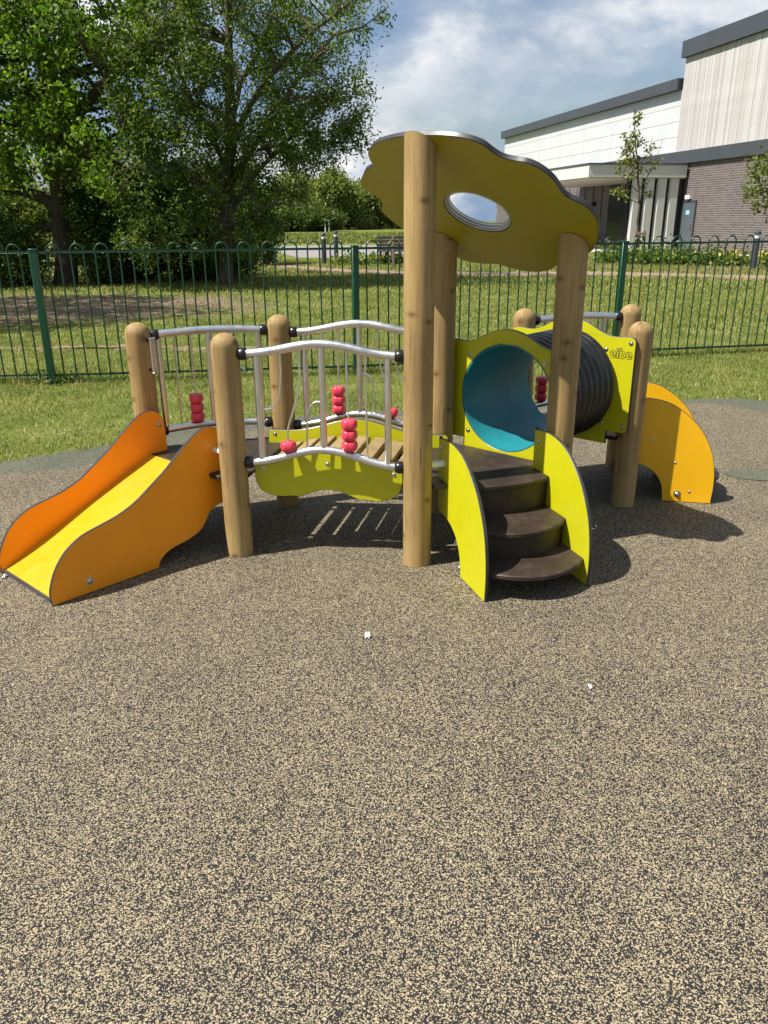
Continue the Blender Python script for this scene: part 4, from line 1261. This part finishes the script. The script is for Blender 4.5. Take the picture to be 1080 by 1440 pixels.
# ------------------------------------------------------------------ far trees
FG = 'trees along the far edge of the field'
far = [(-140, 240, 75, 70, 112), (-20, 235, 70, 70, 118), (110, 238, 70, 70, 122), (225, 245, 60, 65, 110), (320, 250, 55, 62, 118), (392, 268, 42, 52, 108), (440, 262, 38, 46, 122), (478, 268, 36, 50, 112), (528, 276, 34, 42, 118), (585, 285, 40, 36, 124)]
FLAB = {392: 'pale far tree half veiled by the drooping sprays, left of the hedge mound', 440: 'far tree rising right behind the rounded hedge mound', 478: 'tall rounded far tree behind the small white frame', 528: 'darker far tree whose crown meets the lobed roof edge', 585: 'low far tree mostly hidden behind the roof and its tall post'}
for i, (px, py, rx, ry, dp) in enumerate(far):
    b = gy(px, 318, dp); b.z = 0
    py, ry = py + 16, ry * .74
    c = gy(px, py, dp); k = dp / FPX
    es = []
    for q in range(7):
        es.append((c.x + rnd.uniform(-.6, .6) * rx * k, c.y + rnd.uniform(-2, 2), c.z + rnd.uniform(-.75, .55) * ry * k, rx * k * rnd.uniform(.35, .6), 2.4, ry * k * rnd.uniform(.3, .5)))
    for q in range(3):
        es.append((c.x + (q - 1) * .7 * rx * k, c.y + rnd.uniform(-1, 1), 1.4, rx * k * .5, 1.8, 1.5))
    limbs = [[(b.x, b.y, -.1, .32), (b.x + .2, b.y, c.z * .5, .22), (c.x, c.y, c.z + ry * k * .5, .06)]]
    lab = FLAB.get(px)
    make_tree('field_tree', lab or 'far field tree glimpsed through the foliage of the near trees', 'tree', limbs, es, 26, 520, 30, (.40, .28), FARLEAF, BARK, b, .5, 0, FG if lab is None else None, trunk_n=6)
def fardome(px, py, rx, ry, dp, label):
    b = gy(px, 322, dp); b.z = 0; k = dp / FPX
    es = [(*gy(px + o * rx, py, dp), rx * k * .55, 2.2, ry * k * (1 - .3 * abs(o))) for o in (-.55, 0, .55)]
    limbs = [[(b.x + o, b.y, -.05, .1), (b.x + o * 1.5, b.y, 1.4, .04)] for o in (-2, -1, 0, 1, 2)]
    make_tree('hedge_mound', label, 'hedge', limbs, es, 20, 800, 26, (.30, .20), MOUNDLEAF, BARK, b, .3, 0, None, ('stems', 'foliage'), 5)
fardome(425, 309, 56, 15, 98, 'low rounded dark green hedge mound at the edge of the far field')

# ------------------------------------------------------------------ saplings
sb = gz(896, 364)
SY = sb.y
s_limbs = [pxl([(897, 364, .05), (897, 330, .045), (898, 290, .042), (897, 250, .035), (895, 210, .026), (893, 175, .016), (892, 152, .006)], SY),
           pxl([(897, 270, .02), (882, 255, .014), (868, 243, .006)], SY), pxl([(897, 275, .018), (910, 250, .013, .3), (922, 225, .009, .4), (932, 195, .004, .5)], SY),
           pxl([(896, 240, .018), (882, 222, .012, -.2), (872, 205, .005, -.3)], SY), pxl([(895, 225, .016), (880, 200, .010, .3), (876, 188, .004, .3)], SY),
           pxl([(896, 235, .016), (912, 215, .01, -.3), (918, 190, .004, -.3)], SY), pxl([(897, 285, .015), (880, 278, .01, .2), (866, 272, .004, .3)], SY), pxl([(897, 285, .014), (912, 276, .009, .2), (926, 270, .004, .2)], SY)]
s_ells = [ell(894, 175, 7, 24, SY, .2, 1.0), ell(893, 210, 16, 22, SY, .45, 2.6), ell(880, 232, 12, 14, SY, .35, 1.3), ell(920, 215, 12, 22, SY, .4, 1.3), ell(878, 203, 9, 14, SY, .3, 1.0), ell(895, 245, 14, 18, SY, .45, 1.5), ell(876, 268, 14, 10, SY, .35, 1.1), ell(915, 266, 12, 9, SY, .35, .8)]
make_tree('sapling', 'slim young tree with sparse upright leafy shoots before the white hall columns', 'tree', s_limbs, s_ells, 16, 80, 9, (.13, .085), YOUNGLEAF, BARK2, sb, .08, 0, None, trunk_n=8)
GUARD = plain('guard_stakes', (0.22, 0.16, 0.12), .8)
rt = gy(1125, 372, 23.5); rt.z = 0
r_limbs = [[(rt.x, rt.y, -.05, .07), (rt.x, rt.y, 1.5, .06), (rt.x + .05, rt.y, 3.2, .045), (rt.x, rt.y, 5, .015)],
           pxl([(1122, 270, .03), (1090, 268, .02), (1050, 272, .008), (1036, 275, .004)], rt.y), pxl([(1122, 300, .025), (1085, 292, .016), (1050, 285, .006)], rt.y), pxl([(1122, 250, .025), (1085, 238, .014), (1062, 230, .005)], rt.y)]
r_ells = [ell(1064, 232, 18, 13, rt.y, .6), ell(1072, 255, 26, 16, rt.y, .6), ell(1062, 276, 28, 12, rt.y, .5), ell(1085, 292, 30, 12, rt.y, .6), ell(1120, 250, 60, 60, rt.y, 1.2)]
make_tree('young_tree', 'young tree with layered yellow-green branches beside the brick wall', 'tree', r_limbs, r_ells, 30, 170, 13, (.12, .085), PALELEAF, BARK2, rt, .10, 0, None, trunk_n=8)

# tree guard stakes round the sapling, bollards, bench, frame
gs = thing('tree_stake', 'short brown timber stakes tied round the sapling trunk', 'stake', sb)
for dx, dy in ((-.16, -.06), (.15, -.05)):
    mb = MB(); mb.bbox(sb + V((dx, dy, .48)), V((.045, 0, 0)), V((0, .045, 0)), V((0, 0, .5)), .006)
    mb.build('stake', GUARD, gs, sb)
mb = MB(); mb.bbox(sb + V((0, -.12, .86)), V((.2, 0, 0)), V((0, .012, 0)), V((0, 0, .05)), .004); mb.build('tie_bar', GUARD, gs, sb)
BOLL = plain('bollard_grey', (0.045, 0.055, 0.068), .4, var=.1)
def bollard(px, py, label, h=1.0, r=.085):
    p = gz(px, py); p.z = 0
    root = thing('bollard', label, 'bollard', p, 'bollard lights')
    mb = MB(); mb.lathe([(r, -.03), (r, h * .80), (r * .9, h * .81)], p, n=20); mb.build('column', BOLL, root, p)
    mb = MB(); mb.lathe([(r * .8, h * .805), (r * .8, h * .90)], p, n=20); mb.build('lamp_lens', NYLON, root, p)
    mb = MB(); mb.lathe([(r * 1.02, h * .90), (r * 1.02, h * .96), (r * .7, h * .99), (0, h)], p, n=20); mb.build('cap', BOLL, root, p)
bollard(456, 371, 'dark bollard light on the grass, the nearer of the road pair to the fence')
bollard(473, 364, 'dark bollard light standing at the edge of the pale road')
bollard(1058, 379, 'dark bollard light in the mulch bed with yellow flowers', 1.05, .09)
bollard(889, 352, 'dark bollard light on the paving right behind the sapling')
bp = gy(553, 369, 27.0); bp.z = 0
bench = thing('bench', 'dark slatted bench beyond the dirt path, half hidden by the roof post', 'bench', bp)
BW = plain('bench_wood', (0.06, 0.05, 0.045), .7, var=.2)
for z, yy in ((.50, .14), (.62, .17), (.74, .20), (.85, .23)):
    mb = MB(); mb.bbox(bp + V((0, yy, z)), V((.52, 0, 0)), V((0, .015, 0)), V((0, 0, .045)), .005); mb.build('back_slat', BW, bench, bp)
for yy in (-.22, -.11, 0.0, .1):
    mb = MB(); mb.bbox(bp + V((0, yy, .44)), V((.52, 0, 0)), V((0, .045, 0)), V((0, 0, .018)), .004); mb.build('seat_slat', BW, bench, bp)
for sx_ in (-.42, .42):
    mb = MB(); mb.bbox(bp + V((sx_, -.2, .21)), V((.03, 0, 0)), V((0, .03, 0)), V((0, 0, .22)), .004); mb.build('leg', BW, bench, bp)
    mb = MB(); mb.bbox(bp + V((sx_, .235, .43)), V((.03, 0, 0)), V((0, .03, 0)), V((0, 0, .44)), .004); mb.build('leg', BW, bench, bp)
skp = gy(553, 372, 25.6); skp.z = 0
stk = thing('planting_stake', 'pale timber stake with a thin bare whip in front of the dark bench', 'stake', skp)
mb = MB(); mb.bbox(skp + V((0, 0, .45)), V((.04, 0, 0)), V((0, .04, 0)), V((0, 0, .48)), .005); mb.build('stake', GUARD, stk, skp)
mb = MB(); mb.tube([skp + V((.06, 0, 0)), skp + V((.05, 0, .8)), skp + V((.07, .02, 1.5))], [.012, .01, .004], 6); mb.build('whip', BARK2, stk, skp)
wp = gy(460, 322, 96); wp.z = 0
wf = thing('white_frame', 'small white upright frame standing before the far hedge mound', 'frame', wp)
WM = plain('white_paint', (0.8, 0.8, 0.78), .5)
for b in ((-.28, -.16, 0, 1.35), (.16, .28, 0, 1.35), (-.159, .159, 1.15, 1.35)):
    mb = MB(); mb.cbox(wp.x + b[0], wp.x + b[1], wp.y - .06, wp.y + .06, b[2], b[3]); mb.build('frame_bar', WM, wf, wp)

# bedding plants
def bed_plant(px, py, h, wd, mat, label, group, n=150, leaf=(.13, .085), flowers=0):
    b = gz(px, py); b.z = 0
    root = thing('bedding_plant', label, 'plant', b, group)
    c = np.stack([b.x + rng.normal(size=n) * wd * .45, b.y + rng.normal(size=n) * wd * .4, np.abs(rng.normal(size=n)) * h * .42 + .03], 1)
    v, f = leaves_mesh(c, leaf[0], leaf[1], .6)
    o = fastmesh('foliage', v, f, mat, root, b); o['kind'] = 'stuff'
    if flowers:
        c = np.stack([b.x + rng.normal(size=flowers) * wd * .5, b.y + rng.normal(size=flowers) * wd * .4, h * .45 + rng.uniform(0, h * .45, flowers)], 1)
        v, f = leaves_mesh(c, .085, .07, .3)
        o = fastmesh('flowers', v, f, PETAL, root, b); o['kind'] = 'stuff'
for k in range(17):
    px = 846 + k * 10.5 + rnd.uniform(-3, 3)
    bed_plant(px, 370.5 + (px - 846) * .012 + rnd.uniform(-1.5, 1.5), rnd.uniform(.42, .75), rnd.uniform(.32, .5), ASHLEAF if k % 3 else PALELEAF, 'leafy green bedding plant in the row before the hall', 'green bedding plants', 170)
for px in (1026, 1036, 1046, 1074, 1084):
    bed_plant(px, 374 + rnd.uniform(-2, 2), .5, .4, PALELEAF, 'low bedding plant with yellow flowers near the bollard in the mulch', 'yellow flowering plants', 110, flowers=22)
for k in range(10):
    px = 482 + k * 9 + rnd.uniform(-3, 3)
    bed_plant(px, 373 + rnd.uniform(-3, 2), rnd.uniform(.25, .55), .34, PALELEAF, 'low pale leafy weed clump between the dirt path and the bench', 'weed clumps by the path', 90)

# ------------------------------------------------------------------ grass
def soil_prob(x, y):
    d = ((x + 6.2) / 5.4) ** 2 + ((y - 14.6) / 3.2) ** 2 + .5 * lumps(x, y, 2.2, .7)
    return np.clip(1.2 - d, 0, .88)
def path_y(x):
    return None
DPX = np.array([gz(*p)[0] for p in [(340, 364), (376, 371), (423, 377), (492, 381), (568, 384), (700, 385), (830, 384), (960, 387), (1080, 390), (1250, 395)]])
DPY = np.array([gz(*p)[1] for p in [(340, 364), (376, 371), (423, 377), (492, 381), (568, 384), (700, 385), (830, 384), (960, 387), (1080, 390), (1250, 395)]])
WTX = np.array([gz(*p)[0] for p in [(-200, 492), (60, 489), (170, 487), (280, 490), (400, 489), (480, 487)]])
WTY = np.array([gz(*p)[1] for p in [(-200, 492), (60, 489), (170, 487), (280, 490), (400, 489), (480, 487)]])
def lumps(x, y, s, ph):
    return (np.sin(x * s + ph) * np.sin(y * s * 1.13 + ph * 2) + np.sin(x * s * 2.3 + y * s * 1.7 + ph) * .6 + np.sin(x * s * .37 - y * s * .6)) / 2.6
def blades(y0, y1, dens, wd, h):
    hw_ = .60 * y1 + 1.2
    n = int((y1 - y0) * 2 * hw_ * dens)
    x = rng.uniform(-hw_, hw_, n); y = rng.uniform(y0, y1, n)
    keep = np.abs(x) < .60 * y + 1.0
    keep &= y > np.interp(x, OX, OY) + rng.normal(size=n) * .035 - .06 * (rng.uniform(size=n) < .3) * (lumps(x, y, 5.0, .9) > .1)
    keep &= rng.uniform(size=n) > soil_prob(x, y)
    keep &= (np.abs(y - np.interp(x, DPX, DPY)) > .8 + rng.normal(size=n) * .2) | (x < DPX[0])
    keep &= (np.abs(y - np.interp(x, WTX, WTY)) > .03 + rng.normal(size=n) * .11) | (x > WTX[-1])
    dn = .72 + .45 * lumps(x, y, 3.1, .4)
    keep &= rng.uniform(size=n) < dn
    x, y = x[keep], y[keep]; n = len(x)
    hh = h * rng.uniform(.5, 1.3, n) * (1 + .35 * lumps(x, y, 1.9, 1.2))
    a = rng.uniform(0, 2 * math.pi, n); ln = rng.uniform(.15, 1.3, n)
    tilt = np.stack([np.cos(a), np.sin(a)], 1) * (hh * ln)[:, None]
    b2 = a + math.pi / 2 + rng.normal(size=n) * .4
    w2 = np.stack([np.cos(b2), np.sin(b2)], 1) * (wd * rng.uniform(.6, 1.2, n))[:, None] / 2
    z = np.full(n, -.014)
    v = np.stack([np.column_stack([x - w2[:, 0], y - w2[:, 1], z]), np.column_stack([x + w2[:, 0], y + w2[:, 1], z]), np.column_stack([x + tilt[:, 0], y + tilt[:, 1], hh - .012])], 1)
    return v.reshape(-1, 3)
def fence_tufts():
    out = []
    for a, b in zip(fp[:-1], fp[1:]):
        n = 900
        f = rng.uniform(0, 1, n); x = a.x + (b.x - a.x) * f; y = a.y + (b.y - a.y) * f + rng.normal(size=n) * .05
        keep = rng.uniform(size=n) < .35 + .6 * lumps(x, y, 4.0, 2.1)
        x, y = x[keep], y[keep]; n = len(x)
        hh = rng.uniform(.05, .15, n); a_ = rng.uniform(0, 6.28, n); ln = rng.uniform(.1, .8, n)
        w_ = .004
        out.append(np.stack([np.column_stack([x - w_, y, np.full(n, -.014)]), np.column_stack([x + w_, y, np.full(n, -.014)]), np.column_stack([x + np.cos(a_) * hh * ln, y + np.sin(a_) * hh * ln, hh])], 1).reshape(-1, 3))
    return np.concatenate(out)
vv = np.concatenate([fence_tufts(), blades(4.6, 10.5, 4200, .0075, .034), blades(10.5, 17, 1300, .014, .045), blades(17, 31, 380, .028, .07)])
g = fastmesh('lawn_grass', vv, np.arange(len(vv)).reshape(-1, 3), BLADE)
g['kind'] = 'stuff'; g['label'] = 'short mown yellow-green grass of the lawn'; g['category'] = 'grass'
# rough meadow strip beyond the road
n = 16000
x = rng.uniform(-32, 40, n); y = 50 + rng.uniform(0, 1, n) ** 1.3 * 34
hh = rng.uniform(.10, .26, n)
a = rng.uniform(0, 6.28, n)
tl = np.stack([np.cos(a), np.sin(a)], 1) * (hh * .6)[:, None]
v = np.stack([np.column_stack([x - .07, y, np.full(n, -.02)]), np.column_stack([x + .07, y, np.full(n, -.02)]), np.column_stack([x + tl[:, 0], y + tl[:, 1], hh])], 1).reshape(-1, 3)
g2 = fastmesh('meadow_grass', v, np.arange(len(v)).reshape(-1, 3), BLADE)
g2['kind'] = 'stuff'; g2['label'] = 'rough long meadow grass beyond the pale road'; g2['category'] = 'grass'

# weeds round the left fence post
tw = gz(77, 537)
n = 260
c = np.stack([tw.x + rng.normal(size=n) * .11, tw.y + rng.normal(size=n) * .06, np.abs(rng.normal(size=n)) * .045], 1)
v, f = leaves_mesh(c, .075, .014, 0.1)
o = fastmesh('weed_tuft', v, f, DARKLEAF, None, (tw.x, tw.y, 0))
tag(o, 'dark weed tuft at the foot of the green fence post beside the slide', 'weed'); o['kind'] = 'stuff'

# white scraps on the rubber
SCR = plain('white_scrap', (0.55, 0.55, 0.52), .7)
for (px, py, r, lab) in ((517, 895, .013, 'crumpled white scrap on the rubber in front of the tall post'), (830, 967, .0085, 'tiny white crumb on the open rubber before the steps'), (838, 741, .008, 'tiny white crumb in the shade beside the lime step panel'), (7, 812, .011, 'small white scrap by the foot of the orange slide')):
    p = gz(px, py)
    bm = bmesh.new(); bmesh.ops.create_icosphere(bm, subdivisions=3, radius=r)
    for vtx in bm.verts:
        k = 1 + .35 * math.sin(vtx.co.x * 400 + px) * math.sin(vtx.co.y * 310 + 2) + rnd.uniform(-.15, .15)
        vtx.co = Vector((vtx.co.x * k * .8, vtx.co.y * k * 1.5, vtx.co.z * k * .5 + r * .4))
    me = bpy.data.meshes.new('scrap'); bm.to_mesh(me); bm.free(); me.materials.append(SCR)
    o = bpy.data.objects.new('scrap', me); C.objects.link(o); o.location = (p.x, p.y, 0.001)
    tag(o, lab, 'litter')
